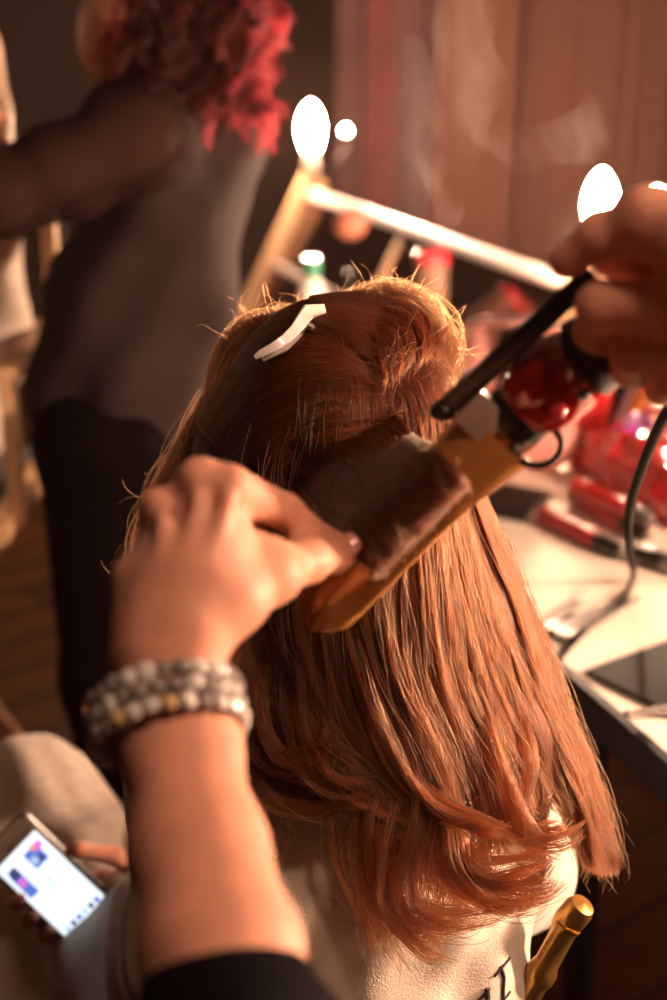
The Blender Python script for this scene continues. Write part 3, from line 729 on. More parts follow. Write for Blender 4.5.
# ------------------------------------------------------------------ her hair: body of hair and strands
hb = Body(0.005, 0.015)
hb.ell(HL(-0.004, -0.020, 0.004), (0.080, 0.088, 0.090), HR)
hb.ell(P(385, 350, 1.08), (0.042, 0.046, 0.036), None, 0.02)
hb.pchain([(335, 500, 1.055), (348, 620, 1.05), (385, 740, 1.045)], [95, 78, 40], 0.04)
hb.pchain([(420, 500, 1.07), (450, 620, 1.085), (490, 740, 1.085), (520, 820, 1.08)], [42, 52, 50, 26], 0.04)
hb.pchain([(250, 450, 1.095), (215, 540, 1.095), (215, 620, 1.08), (240, 680, 1.06)], [50, 44, 32, 14], 0.04)
hairbase = hb.build('hair', M['hair_base'], cl)

def cr_eval(arr, s):
    """Catmull-Rom through arr (n,...) at parameters s in [0,n-1]"""
    n = arr.shape[0]; i = np.clip(np.floor(s).astype(int), 0, n - 2); t = (s - i)
    p0 = arr[np.clip(i - 1, 0, n - 1)]; p1 = arr[i]; p2 = arr[i + 1]; p3 = arr[np.clip(i + 2, 0, n - 1)]
    t = t.reshape(t.shape + (1,) * (arr.ndim - 1))
    return 0.5 * ((2 * p1) + (-p0 + p2) * t + (2 * p0 - 5 * p1 + 4 * p2 - p3) * t ** 2 + (-p0 + 3 * p1 - 3 * p2 + p3) * t ** 3)

STR = []   # list of (n, npts, 3) arrays with radius
def sheet(grid, n, npts=22, thick=0.008, clumps=30, clump=0.7, wave=0.0, freq=1.5, wpow=1.6, rand=0.0012, fly=0.03, flyamp=0.010, t0=0.06, t1=0.16, rad=0.00027, lift=0.0, tmul=1.0):
    g = np.array([[list(P(*p)) for p in row] for row in grid])
    nt = npts * 3
    dense_ = np.stack([cr_eval(row, np.linspace(0, row.shape[0] - 1, nt)) for row in g])      # (guides, nt, 3)
    G_ = len(grid)
    u = RNG.uniform(0, G_ - 1, n); cu = np.sort(RNG.uniform(0, G_ - 1, clumps)); ci = np.abs(u[:, None] - cu[None]).argmin(1)
    a = RNG.uniform(0, t0, n); e = 1 - RNG.uniform(0, t1, n) ** 1.0
    T = a[:, None] + (e - a)[:, None] * np.linspace(0, 1, npts)[None]
    w = clump * T ** 0.7
    U = u[:, None] * (1 - w) + cu[ci][:, None] * w
    # sample
    ti = T * (nt - 1); tb = np.clip(np.floor(ti).astype(int), 0, nt - 2); tf = (ti - tb)[..., None]
    ub = np.clip(np.floor(U).astype(int), 0, max(G_ - 2, 0)); uf = (U - ub)[..., None]
    def S(k, t): return dense_[np.clip(k, 0, G_ - 1), t]
    def row(k): return S(k, tb) * (1 - tf) + S(k, tb + 1) * tf
    p0, p1, p2, p3 = row(ub - 1), row(ub), row(ub + 1), row(ub + 2)
    Q = 0.5 * (2 * p1 + (p2 - p0) * uf + (2 * p0 - 5 * p1 + 4 * p2 - p3) * uf ** 2 + (3 * p1 - p0 - 3 * p2 + p3) * uf ** 3)
    # depth layers
    dep = RNG.uniform(-1, 0.35, n)[:, None] * thick * (0.35 + 0.65 * np.sin(PI * np.clip(T, 0.02, 0.9)))
    cdep = RNG.uniform(-1, 1, clumps)[ci][:, None] * thick * 0.5 * T
    Q = Q + FWD * (-(dep + cdep))[..., None] * 1.0
    if wave:
        ph = RNG.uniform(0, 2 * PI, clumps)[ci] + RNG.normal(0, 0.25, n); fr = freq * RNG.uniform(0.75, 1.3, clumps)[ci]; am = wave * RNG.uniform(0.35, 1.3, clumps)[ci] * RNG.uniform(0.8, 1.2, n)
        A = am[:, None] * T ** wpow; th = ph[:, None] + 2 * PI * fr[:, None] * T ** 1.3
        Q = Q + RIGHT * (A * np.sin(th))[..., None] - FWD * (A * 0.6 * (1 + np.cos(th)))[..., None]
    isf = RNG.random(n) < fly
    amp = np.where(isf, flyamp * RNG.uniform(0.3, 1.3, n), rand)[:, None] * (0.15 + T)
    for d_ in (RIGHT, UP, FWD):
        ph = RNG.uniform(0, 2 * PI, (n, 1)); f1 = RNG.uniform(0.5, 2.2, (n, 1))
        Q = Q + d_ * (amp * np.sin(ph + 2 * PI * f1 * T))[..., None]
    ft = RNG.integers(0, max(clumps * 4, 8), n); tint = np.exp(RNG.normal(0, 0.55, max(clumps * 4, 8)))[ft] * np.exp(RNG.normal(0, 0.25, clumps))[ci]
    STR.append((Q, rad, tint * tmul, lift)); return Q

def lock(pts, n, r0=0.012, r1=0.004, npts=26, twist=0.35, rand=0.0010, fly=0.05, flyamp=0.010, t1=0.22, rad=0.00025, sub=None, subamp=0.0035):
    c = np.array([list(P(*p)) for p in pts]); T = np.linspace(0, 1, npts)
    ctr_ = cr_eval(c, T * (len(c) - 1)); tan = np.gradient(ctr_, axis=0); tan /= np.linalg.norm(tan, axis=1)[:, None] + 1e-9
    x = np.cross(tan, FWD); x /= np.linalg.norm(x, axis=1)[:, None] + 1e-9; y = np.cross(tan, x)
    if n < 40: sub = n; subamp = rand
    sub = sub or max(6, n // 26); g = RNG.integers(0, sub, n)
    grr = np.sqrt(RNG.random(sub)); gan = RNG.uniform(0, 2 * PI, sub); gst = RNG.uniform(-0.08, 0.10, sub)
    prof = r0 + (r1 - r0) * T ** 1.2; prof = prof * (0.35 + 0.65 * np.minimum(1, T * 6 + 0.3))
    A = gan[g][:, None] + twist * 2 * PI * T[None]
    rr = grr[g] * 1.15
    off = RNG.normal(0, 0.16, (n, 2))
    if n > 100: ctr_ = ctr_ + FWD * (0.028 * np.clip(1 - T / 0.3, 0, 1) ** 2)[:, None]
    Q = ctr_[None] + (prof[None] * rr[:, None])[..., None] * (np.cos(A)[..., None] * x[None] + 0.6 * np.sin(A)[..., None] * y[None])
    Q = Q + (prof[None] * off[:, 0][:, None])[..., None] * x[None] + (prof[None] * off[:, 1][:, None])[..., None] * y[None]
    isf = RNG.random(n) < fly; amp = np.where(isf, flyamp, rand * RNG.uniform(0.4, 2.0, n))[:, None] * (0.2 + T)[None]
    for d_ in (RIGHT, UP, FWD):
        gp = RNG.uniform(0, 6.28, sub)[g][:, None]; gf = RNG.uniform(0.5, 1.4, sub)[g][:, None]
        Q = Q + d_ * (subamp * (0.15 + T[None] ** 1.5) * np.sin(gp + 2 * PI * gf * T[None]) + amp * np.sin(RNG.uniform(0, 6.28, (n, 1)) + 2 * PI * RNG.uniform(0.6, 2.0, (n, 1)) * T[None]))[..., None]
    e = np.clip(1 - RNG.uniform(0, t1, n) + gst[g] - 0.1, 0.35, 1); src = np.clip(np.linspace(0, 1, npts)[None] * e[:, None] * (npts - 1), 0, npts - 1.001)
    i = src.astype(int); f = (src - i)[..., None]; k = np.arange(n)[:, None]
    Q = Q[k, i] * (1 - f) + Q[k, i + 1] * f
    STR.append((Q, rad, np.exp(RNG.normal(0, 0.4, sub))[g] if n > 1 else np.ones(n), 0.002)); return Q

# cap of hair swept up from the left to the clip
sheet([[(203, 412, 1.135), (214, 352, 1.145), (244, 318, 1.14), (282, 309, 1.115), (318, 316, 1.08)],
       [(206, 420, 1.105), (222, 362, 1.11), (252, 332, 1.085), (290, 322, 1.06), (326, 330, 1.045)],
       [(214, 432, 1.075), (242, 380, 1.065), (275, 352, 1.04), (312, 344, 1.02), (348, 358, 1.01)],
       [(228, 448, 1.045), (262, 405, 1.02), (300, 380, 1.0), (342, 376, .99), (385, 388, .985)],
       [(244, 470, 1.025), (284, 428, .995), (322, 410, .98), (362, 408, .98), (405, 405, .985)],
       [(252, 505, 1.015), (292, 464, .985), (330, 446, .972), (368, 438, .972), (404, 434, .976)],
       [(262, 545, 1.005), (300, 505, .978), (335, 488, .966), (370, 478, .966), (400, 468, .970)]],
      9500, 18, 0.006, 90, 0.4, rand=0.0012, fly=0.04, flyamp=0.006, t1=0.12, lift=0.0035)
# rolled knob on the crown
sheet([[(312, 314, 1.10), (345, 294, 1.125), (395, 284, 1.13), (436, 306, 1.12), (455, 352, 1.10), (436, 398, 1.06)],
       [(314, 318, 1.075), (348, 300, 1.085), (391, 290, 1.085), (430, 310, 1.08), (444, 350, 1.05), (415, 395, 1.02)],
       [(318, 326, 1.05), (350, 310, 1.045), (387, 306, 1.04), (414, 323, 1.03), (420, 355, 1.01), (396, 390, 1.0)],
       [(322, 338, 1.03), (346, 328, 1.02), (372, 328, 1.01), (392, 343, 1.0), (397, 366, .995), (382, 390, .99)],
       [(316, 345, 1.03), (338, 344, 1.01), (356, 350, 1.0), (370, 362, .995), (377, 376, .99), (376, 394, .985)]],
      7500, 18, 0.007, 60, 0.45, wave=0.003, freq=1.0, rand=0.0012, fly=0.04, flyamp=0.010, t1=0.08, lift=0.005)
# from the hollow under the knob down the right of the head
sheet([[(385, 372, .995), (400, 398, .985), (408, 430, .98), (404, 470, .975), (398, 505, .96)],
       [(400, 365, 1.0), (424, 392, .99), (432, 428, .985), (425, 470, .985), (412, 505, .97)],
       [(418, 352, 1.015), (442, 384, 1.01), (450, 425, 1.01), (446, 470, 1.01), (436, 510, 1.0)],
       [(432, 345, 1.05), (452, 382, 1.05), (458, 425, 1.05), (460, 470, 1.05), (462, 515, 1.05)]],
      4200, 16, 0.006, 44, 0.5, lift=0.003, wave=0.006, freq=1.6, rand=0.001, fly=0.03)
# back of the head and the long fall
BACK = [[(238, 362, 1.09), (232, 405, 1.06), (212, 470, 1.06), (198, 560, 1.06), (212, 625, 1.05), (226, 665, 1.03), (240, 690, 1.02)],
        [(264, 350, 1.07), (262, 400, 1.02), (248, 470, 1.015), (240, 560, 1.01), (244, 625, 1.01), (254, 670, 1.0), (274, 702, 1.0)],
        [(300, 345, 1.045), (300, 392, .995), (293, 470, .985), (286, 560, .98), (286, 640, .985), (300, 695, .99), (328, 738, .99)],
        [(338, 345, 1.03), (342, 392, .985), (338, 470, .975), (332, 560, .975), (334, 660, .98), (362, 760, .985), (415, 840, .99)],
        [(372, 350, 1.02), (378, 395, .985), (380, 480, .975), (378, 570, .975), (384, 670, .98), (408, 770, .985), (420, 890, .985)],
        [(398, 355, 1.02), (405, 400, .99), (418, 490, .985), (424, 580, .985), (432, 690, .99), (462, 800, .995), (450, 920, .99)],
        [(420, 360, 1.03), (425, 405, 1.005), (444, 490, 1.01), (464, 590, 1.015), (484, 690, 1.02), (510, 775, 1.03), (500, 850, 1.02)],
        [(436, 366, 1.05), (440, 410, 1.035), (464, 495, 1.05), (500, 600, 1.06), (530, 690, 1.07), (556, 770, 1.08), (560, 815, 1.07)],
        [(446, 372, 1.08), (448, 415, 1.075), (478, 500, 1.09), (520, 590, 1.11), (560, 700, 1.12), (592, 800, 1.12), (606, 880, 1.11)]]
sheet(BACK, 20000, 26, 0.012, 300, 0.5, wave=0.013, freq=1.6, wpow=2.4, rand=0.0018, fly=0.06, flyamp=0.012, t1=0.36)
# bright straight outer locks on the right
sheet([[(452, 430, 1.04), (482, 520, 1.05), (518, 620, 1.06), (548, 720, 1.07), (578, 800, 1.07), (588, 868, 1.07)],
       [(456, 440, 1.07), (492, 530, 1.085), (528, 620, 1.10), (560, 720, 1.10), (592, 810, 1.10), (604, 875, 1.10)],
       [(458, 450, 1.095), (500, 540, 1.11), (534, 625, 1.12), (568, 720, 1.12), (600, 815, 1.12), (612, 872, 1.12)]],
      6500, 24, 0.009, 110, 0.35, wave=0.005, freq=1.3, rand=0.001, fly=0.04, flyamp=0.012, t1=0.12)
# hair hanging on the left side of the head
sheet([[(206, 390, 1.13), (178, 440, 1.13), (150, 500, 1.12), (138, 560, 1.11), (150, 630, 1.10), (200, 700, 1.08)],
       [(212, 400, 1.11), (190, 460, 1.11), (170, 520, 1.10), (165, 590, 1.09), (180, 660, 1.08), (232, 720, 1.06)],
       [(224, 408, 1.08), (208, 470, 1.08), (192, 540, 1.08), (192, 620, 1.07), (212, 690, 1.06), (244, 735, 1.04)],
       [(238, 405, 1.055), (226, 475, 1.045), (214, 545, 1.045), (216, 620, 1.045), (232, 685, 1.04), (256, 728, 1.03)]],
      4200, 22, 0.008, 24, 0.55, wave=0.006, freq=1.4, rand=0.0015, fly=0.10, flyamp=0.018, t1=0.2)
# strands sweeping across the back towards the iron, and over it
def over(pre, A):
    x, y, z = A
    return pre + [(x - 44, y - 36, z + .055), (x - 27, y - 27, z - .002), (x - 13, y - 13, z - .030), (x + 3, y + 3, z - .037), (x + 15, y + 15, z - .028)]
sheet([over([(385, 398, .985), (400, 418, .97), (412, 434, .93)], (455, 471, .796)),
       over([(335, 425, .98), (362, 438, .965), (380, 452, .92)], (432, 494, .802)),
       over([(290, 438, .985), (325, 452, .965), (350, 472, .92)], (408, 519, .809)),
       over([(262, 455, 1.0), (305, 474, .97), (330, 500, .92)], (384, 543, .815)),
       over([(258, 480, 1.0), (296, 500, .97), (318, 525, .92)], (366, 562, .820))],
      5200, 26, 0.0035, 60, 0.45, rand=0.0016, fly=0.06, flyamp=0.007, t0=0.03, t1=0.14, tmul=0.5)  # lower tint: the shade on this section is put into the strand colour
# curls
lock([(258, 600, 1.0), (250, 680, .99), (262, 740, .985), (300, 762, .985), (325, 735, .98), (312, 700, .985)], 500, 0.016, 0.005)
lock([(240, 650, 1.02), (242, 720, 1.01), (262, 780, 1.0), (300, 802, .995), (350, 795, .99), (392, 800, .985)], 520, 0.014, 0.004)
lock([(232, 640, 1.03), (236, 700, 1.02), (246, 760, 1.01), (262, 790, 1.01)], 300, 0.010, 0.004)
lock([(290, 640, .985), (296, 720, .98), (330, 790, .98), (385, 815, .975), (420, 822, .97)], 420, 0.013, 0.004)
lock([(360, 660, .98), (378, 740, .975), (425, 800, .97), (480, 825, .965), (512, 832, .965)], 460, 0.013, 0.004)
lock([(400, 700, .98), (410, 800, .975), (400, 880, .97), (420, 915, .965), (470, 918, .97), (500, 905, .975)], 300, 0.018, 0.010, subamp=0.006)
lock([(420, 700, .985), (440, 800, .98), (455, 870, .97), (500, 900, .97), (545, 890, .98), (560, 862, .99)], 300, 0.017, 0.009, subamp=0.006)
lock([(390, 760, .98), (375, 830, .97), (385, 900, .965), (430, 945, .97), (450, 948, .975)], 200, 0.014, 0.009, subamp=0.006)
lock([(470, 690, 1.0), (500, 770, 1.0), (530, 825, 1.0), (560, 832, 1.0), (574, 816, 1.01)], 240, 0.012, 0.006, subamp=0.006)
lock([(500, 700, 1.03), (520, 760, 1.02), (512, 815, 1.01), (530, 852, 1.01), (562, 858, 1.03)], 220, 0.011, 0.006, subamp=0.006)
lock([(350, 780, .985), (352, 850, .98), (372, 930, .98), (400, 985, .985)], 160, 0.012, 0.012, t1=0.3)
lock([(430, 820, .98), (480, 870, .97), (530, 865, .975), (560, 850, .98)], 220, 0.010, 0.006)
lock([(262, 640, .99), (255, 700, .98), (275, 750, .975), (318, 752, .97), (330, 722, .97)], 240, 0.010, 0.004)
lock([(300, 660, .985), (296, 715, .98), (308, 765, .975), (345, 790, .97), (372, 782, .97)], 240, 0.010, 0.004)
lock([(246, 690, 1.0), (244, 745, .99), (270, 798, .985), (318, 806, .98), (356, 790, .975), (395, 800, .97)], 260, 0.009, 0.003)
lock([(240, 680, 1.01), (238, 740, 1.0), (250, 785, .995), (268, 800, .995)], 120, 0.008, 0.003)
# loose single loops
lock([(262, 800, 1.0), (285, 810, .995), (290, 835, .995), (278, 858, 1.0), (262, 868, 1.0)], 6, 0.003, 0.003)
lock([(380, 815, .985), (352, 830, .985), (348, 860, .985), (370, 875, .985), (392, 862, .985)], 7, 0.004, 0.004)
lock([(300, 640, .975), (304, 720, .97), (330, 780, .965)], 14, 0.004, 0.002)
lock([(355, 640, .97), (372, 690, .965), (398, 750, .96), (420, 790, .96)], 26, 0.004, 0.002)
lock([(338, 630, .972), (330, 690, .97), (345, 740, .965)], 12, 0.003, 0.002)
# flyaways round the crown and left side
for i in range(150):
    x = RNG.uniform(226, 456); y = np.interp(x, [215, 240, 300, 330, 390, 430, 458], [345, 320, 312, 310, 290, 308, 355]); z = 1.09
    a = RNG.uniform(-2.6, -0.5) if x < 420 else RNG.uniform(-1.6, 0.9); L = RNG.uniform(10, 55); c = RNG.uniform(-1.5, 1.5)
    pts = [(x, y + 6, z)]; ang = a
    for k in range(4):
        pts.append((pts[-1][0] + math.cos(ang) * L / 4, pts[-1][1] + math.sin(ang) * L / 4, z + RNG.uniform(-.01, .01))); ang += c / 2
    lock(pts, 1, 0.001, 0.001, 12, rad=0.00020, rand=0.0008)
for i in range(46):
    x = RNG.uniform(128, 175); y = np.interp(x, [125, 150, 205], [560, 500, 400]) + RNG.uniform(-10, 60); z = 1.11
    a = RNG.uniform(1.5, 3.9); L = RNG.uniform(15, 60); c = RNG.uniform(-1.6, 1.2)
    pts = [(x + 12, y, z)]; ang = a
    for k in range(4):
        pts.append((pts[-1][0] + math.cos(ang) * L / 4, pts[-1][1] + math.sin(ang) * L / 4, z)); ang += c / 2
    lock(pts, 1, 0.001, 0.001, 12, rad=0.00015, rand=0.0006)
for i in range(60):
    t = RNG.random(); x = np.interp(t, [0, 1], [560, 606]); y = np.interp(t, [0, 1], [700, 872]); z = 1.11
    a = RNG.uniform(-0.6, 1.3); L = RNG.uniform(8, 30)
    pts = [(x - 6, y - 6, z)]; ang = a
    for k in range(3):
        pts.append((pts[-1][0] + math.cos(ang) * L / 3, pts[-1][1] + math.sin(ang) * L / 3, z)); ang += RNG.uniform(-.5, .5)
    lock(pts, 1, 0.001, 0.001, 10, rad=0.00016, rand=0.0006)

def build_strands(STR, name, material, parent, base_body=None):
    hc = bpy.data.hair_curves.new(name); sizes = []; pos = []; rads = []
    base = np.array(world_base(parent))
    tints = []
    for Q, rad, tn, lf in STR:
        tints.append(np.clip(tn, 0.25, 2.6))
        n, m, _ = Q.shape; sizes += [m] * n
        eps = np.repeat(RNG.uniform(0.0004, 0.0030, n) + lf, m); Q = Q if base_body is None else base_body.push(Q.reshape(-1, 3).copy(), eps).reshape(n, m, 3)
        pos.append(Q.reshape(-1, 3) - base)
        taper = rad * (1 - 0.55 * np.linspace(0, 1, m) ** 3); rads.append(np.tile(taper, n))
    hc.add_curves(sizes)
    pos = np.concatenate(pos).astype(np.float32)
    hc.attributes['position'].data.foreach_set('vector', pos.ravel()) if 'position' in hc.attributes else hc.points.foreach_set('position', pos.ravel())
    ra = hc.attributes.get('radius') or hc.attributes.new('radius', 'FLOAT', 'POINT')
    ra.data.foreach_set('value', np.concatenate(rads).astype(np.float32))
    ta = hc.attributes.new('tint', 'FLOAT', 'CURVE'); ta.data.foreach_set('value', np.concatenate(tints).astype(np.float32))
    hc.materials.append(material); hc.update_tag()
    o = bpy.data.objects.new(name, hc); COL.objects.link(o); o.parent = parent; return o
build_strands(STR, 'hair_strands', M['hair'], hairbase, hb)

# ------------------------------------------------------------------ sectioning clip in the hair
hcl = empty('sectioning_clip', P(290, 335, 1.03), 'pale grey plastic sectioning clip holding up the hair on the crown', 'hair clip')
def ribbon(pts, ws, th):
    V = []; F = []
    for (x, y, z), w in zip(pts, ws):
        p = P(x, y, z); V.append(p)
    out = MB(); L = []
    for i, p in enumerate(V):
        t = (V[min(i + 1, len(V) - 1)] - V[max(i - 1, 0)]).normalized(); f = Vector(FWD); n = t.cross(f).normalized(); f2 = n.cross(t).normalized()
        w = ws[i] * pts[i][2] / FPX
        L += [p + n * w - f2 * th, p + n * w * 0.8 - f2 * th * 1.8, p - n * w * 0.8 - f2 * th * 1.8, p - n * w - f2 * th, p - n * w + f2 * th, p + n * w + f2 * th]
    for i in range(len(V) - 1):
        for k in range(6): F.append((i * 6 + k, i * 6 + (k + 1) % 6, (i + 1) * 6 + (k + 1) % 6, (i + 1) * 6 + k))
    F += [tuple(range(5, -1, -1)), tuple((len(V) - 1) * 6 + k for k in range(6))]
    return out.add(L, F)
ribbon([(256, 357, .985), (262, 353, .983), (272, 348, .982), (284, 340, .984), (294, 331, .990), (302, 321, 1.0), (308, 312, 1.010), (324, 309, 1.015)], [2.5, 4, 4.5, 5, 5.5, 7, 8, 5], 0.0015).build('upper_jaw', M['clip'], hcl)
ribbon([(262, 359, 1.0), (285, 347, 1.0), (303, 328, 1.012), (318, 316, 1.025)], [3, 4.5, 5.5, 5], 0.0015).build('lower_jaw', M['clip'], hcl)
MB().tube([P(299, 321, 1.003), P(311, 327, 1.003)], 0.003, 10).build('hinge', M['steel'], hcl)

# ------------------------------------------------------------------ curling iron
TIP, BAR = P(326, 603, .832), P(497, 428, .787)
ax = (BAR - TIP).normalized(); ci_ = empty('curling_iron', TIP, 'curling iron with golden clamp barrel, red marbled knob and black lever, held in the hair', 'curling iron')
toc = -Vector(FWD); side = ax.cross(toc).normalized(); nrm = side.cross(ax).normalized()    # nrm faces the viewer
if nrm.dot(toc) < 0: nrm = -nrm
sd = side if P(400, 600, .8).dot(side) > P(380, 500, .8).dot(side) else -side            # towards the lower right
L = (BAR - TIP).length
BR = 0.0175
MB().lathe([(0.001, -0.016), (0.008, -0.0145), (0.0135, -0.009), (BR * 0.98, 0.0), (BR, 0.01), (BR, L), (BR * 1.05, L + 0.003), (BR * 1.05, L + 0.02), (0.012, L + 0.026), (0.001, L + 0.027)],
           TIP + sd * 0.003, ax, 40).build('barrel', M['gold_barrel'], ci_, label='golden barrel')
# clamp: curved spoon over the barrel
V = []; F = []; NS, NA = 22, 16
for i in range(NS + 1):
    t = i / NS; h = -0.012 + (L + 0.012) * t
    wid = 1.25 * min(1, 0.62 + 2.4 * t) * (1.0 + 0.35 * max(0, t - 0.6) / 0.4)
    rr = BR + 0.0022 + 0.004 * max(0, t - 0.75) / 0.25 + (0.0015 * math.sin(PI * t))
    if t < 0.09: rr *= 0.72 + 0.28 * math.sin(t / 0.09 * PI / 2)
    for th in (0.0, 0.0018):
        for k in range(NA + 1):
            a = -wid + 2 * wid * k / NA; a0 = a + 0.55
            p = TIP + sd * 0.003 + ax * h + (nrm * math.cos(a0) - sd * math.sin(a0)) * (rr + th)
            V.append(p)
m = NA + 1
for i in range(NS):
    o0, o1 = 2 * i * m, 2 * (i + 1) * m
    for k in range(NA):
        F.append((o0 + k, o0 + k + 1, o1 + k + 1, o1 + k)); F.append((o0 + m + k, o1 + m + k, o1 + m + k + 1, o0 + m + k + 1))
    for k in (0, NA): F.append((o0 + k, o1 + k, o1 + m + k, o0 + m + k))
for i in (0, NS):
    for k in range(NA): F.append((2 * i * m + k, 2 * i * m + k + 1, 2 * i * m + m + k + 1, 2 * i * m + m + k))
MB().add(V, F).build('clamp', M['gold_barrel'], ci_, label='golden clamp')
# bracket joining clamp and lever
BL = (BAR - P(480, 410, .775)).length
MB().box(P(482, 418, .767), (0.022, 0.008, 0.022), frame(ax, sd), 0.002).build('lever_bracket', M['bracket'], ci_, label='grey metal bracket')
beam(P(442, 412, .778), P(594, 273, .715), 0.0125, 0.007, nrm.cross(ax)).build('lever', M['black_plastic'], ci_, label='black thumb lever')
MB().ball(P(443, 411, .777), (0.0078, 0.0078, 0.006)).build('lever_end', M['black_plastic'], ci_)
MB().lathe([(0.001, -0.012), (0.0165, -0.012), (0.0185, -0.004), (0.0175, 0.006), (0.015, 0.012), (0.001, 0.013)], P(521, 411, .773), P(549, 385, .765) - P(521, 411, .773), 26).build('collar', M['black_plastic'], ci_, label='black collar')
KC = P(551, 384, .764); kax = (P(605, 342, .745) - P(521, 411, .775)).normalized()
MB().lathe([(0.001, -0.027), (0.012, -0.0265), (0.019, -0.021), (0.0235, -0.012), (0.0250, 0.0), (0.0240, 0.012), (0.0195, 0.022), (0.013, 0.0275), (0.001, 0.028)], KC, kax, 40).build('knob', M['red_marble'], ci_, label='red and black marbled knob')
MB().ball(P(558, 411, .742), 0.0048).build('button', M['red_button'], ci_, label='small red button')
MB().ball(P(581, 392, .745), (0.006, 0.006, 0.004)).build('switch', M['black_plastic'], ci_)
hs, he = P(590, 356, .752), P(770, 240, .705); hd = he - hs; hL = hd.length
MB().lathe([(0.001, -0.004), (0.0235, -0.003), (0.0225, 0.004), (0.0155, 0.018), (0.0135, 0.035), (0.0145, hL * 0.6), (0.0155, hL * 0.92), (0.011, hL), (0.001, hL + 0.001)], hs, hd, 30).build('handle', M['black_plastic'], ci_, label='black handle')
# wire stand
c = P(537, 445, .772); pts = []
for i in range(26):
    a = -1.0 + (PI + 1.1) * i / 25; pts.append(c + Vector(RIGHT) * 0.0135 * math.cos(-a) * 1.0 + Vector(UP) * 0.0115 * math.sin(-a))
MB().tube(pts, 0.0021, 10).build('stand_ring', M['black_plastic'], ci_, label='black wire stand')
MB().tube([P(517, 455, .768), P(530, 448, .765), P(545, 434, .765)], 0.0012, 8).build('stand_pin', M['steel'], ci_)
MB().ball(P(516, 449, .766), 0.0028).build('rivet', M['steel'], ci_)
# cord
cp = [he, P(800, 260, .72), P(770, 330, .80), P(700, 372, .88), P(667, 412, .95), P(644, 462, 1.06), P(630, 508, 1.18), P(629, 545, 1.30), onT(633, 577, 0.02), onT(622, 600, 0.006), onT(598, 618, 0.004), onT(575, 640, 0.004), onT(556, 664, 0.006), P(548, 700, 1.42), P(540, 800, 1.38), Vector((0.23, 1.20, 0.03)), Vector((0.5, 1.4, 0.006))]
cpa = np.array([list(p) for p in cp]); cpts = cr_eval(cpa, np.linspace(0, len(cp) - 1, 110))
MB().tube([Vector(p) for p in cpts], 0.0041, 10).build('cord', M['cord'], ci_, label='black power cord')

# ------------------------------------------------------------------ stylist
st = empty('person', (0.25, 0.10, 0), 'stylist in black whose two bare hands curl the hair with the iron', 'person')
b = Body(0.0025, 0.009)
Z = 1.0
# left forearm and hand (back of the hand to the viewer)
fa = [(167, 655, .690), (180, 745, .662), (197, 850, .622), (218, 950, .582), (248, 1150, .515)]
b.pchain([(x - 19, y, z) for x, y, z in fa], [31, 34, 42, 52, 78], 0.02)
b.pchain([(x + 19, y, z) for x, y, z in fa], [31, 34, 44, 55, 78], 0.02)
b.pchain([(150, 655, .690), (146, 610, .70), (136, 578, .712)], [33, 27, 19], 0.014)
b.pchain([(160, 650, .690), (162, 585, .70), (162, 518, .718)], [34, 29, 20], 0.014)
b.pchain([(172, 650, .690), (186, 575, .70), (196, 492, .718)], [35, 33, 23], 0.014)
b.pchain([(182, 650, .690), (208, 575, .70), (224, 496, .714)], [34, 33, 23], 0.014)
# knuckles
for x, y, z, rr in ((230, 487, .706, 22), (200, 480, .708, 24), (160, 508, .710, 21), (133, 578, .704, 20)): b.ell(P(x, y, z), (rr * z / FPX,) * 3, None, 0.007)
# tendons over the back of the hand
for (x0, y0, x1, y1) in ((228, 500, 196, 590), (198, 500, 180, 590), (162, 522, 164, 600)):
    b.pchain([(x0, y0, .6935), (x1, y1, .684)], [8, 6], 0.006)
# fingers folding away from the viewer
b.pchain([(230, 487, .712), (284, 512, .765), (320, 541, .790), (340, 557, .803)], [22, 19, 16.5, 13.5], 0.004)
b.pchain([(198, 484, .718), (228, 512, .775), (268, 560, .800), (286, 574, .800)], [22, 19, 17, 15], 0.004)
b.pchain([(160, 510, .72), (182, 545, .775), (226, 590, .792), (240, 600, .788)], [20, 18, 16, 14], 0.004)
b.pchain([(133, 578, .714), (150, 606, .760), (182, 632, .770), (194, 636, .764)], [18, 16, 14, 12], 0.004)
# thumb
b.pchain([(192, 630, .690), (230, 600, .704), (272, 574, .728), (306, 560, .760)], [36, 33, 25, 21.5], 0.012)
b.ell(P(272, 573, .722), (0.0135, 0.0130, 0.0130), None, 0.008)
b.ell(P(306, 560, .757), (0.0122, 0.0122, 0.0122), None, 0.006)
b.pchain([(306, 560, .760), (334, 553, .784), (352, 549, .798)], [20, 19, 12.5], 0.006)
b.pchain([(218, 545, .714), (256, 562, .726)], [25, 18], 0.02)
# left upper arm, shoulders, torso, head
S_L, S_R = Vector((0.075, 0.13, 1.265)), Vector((0.43, 0.20, 1.285))
EL = P(246, 1150, .515)
arm = Body(0.006, 0.03)
b.chain([EL, S_L], [0.040, 0.047], 0.03)
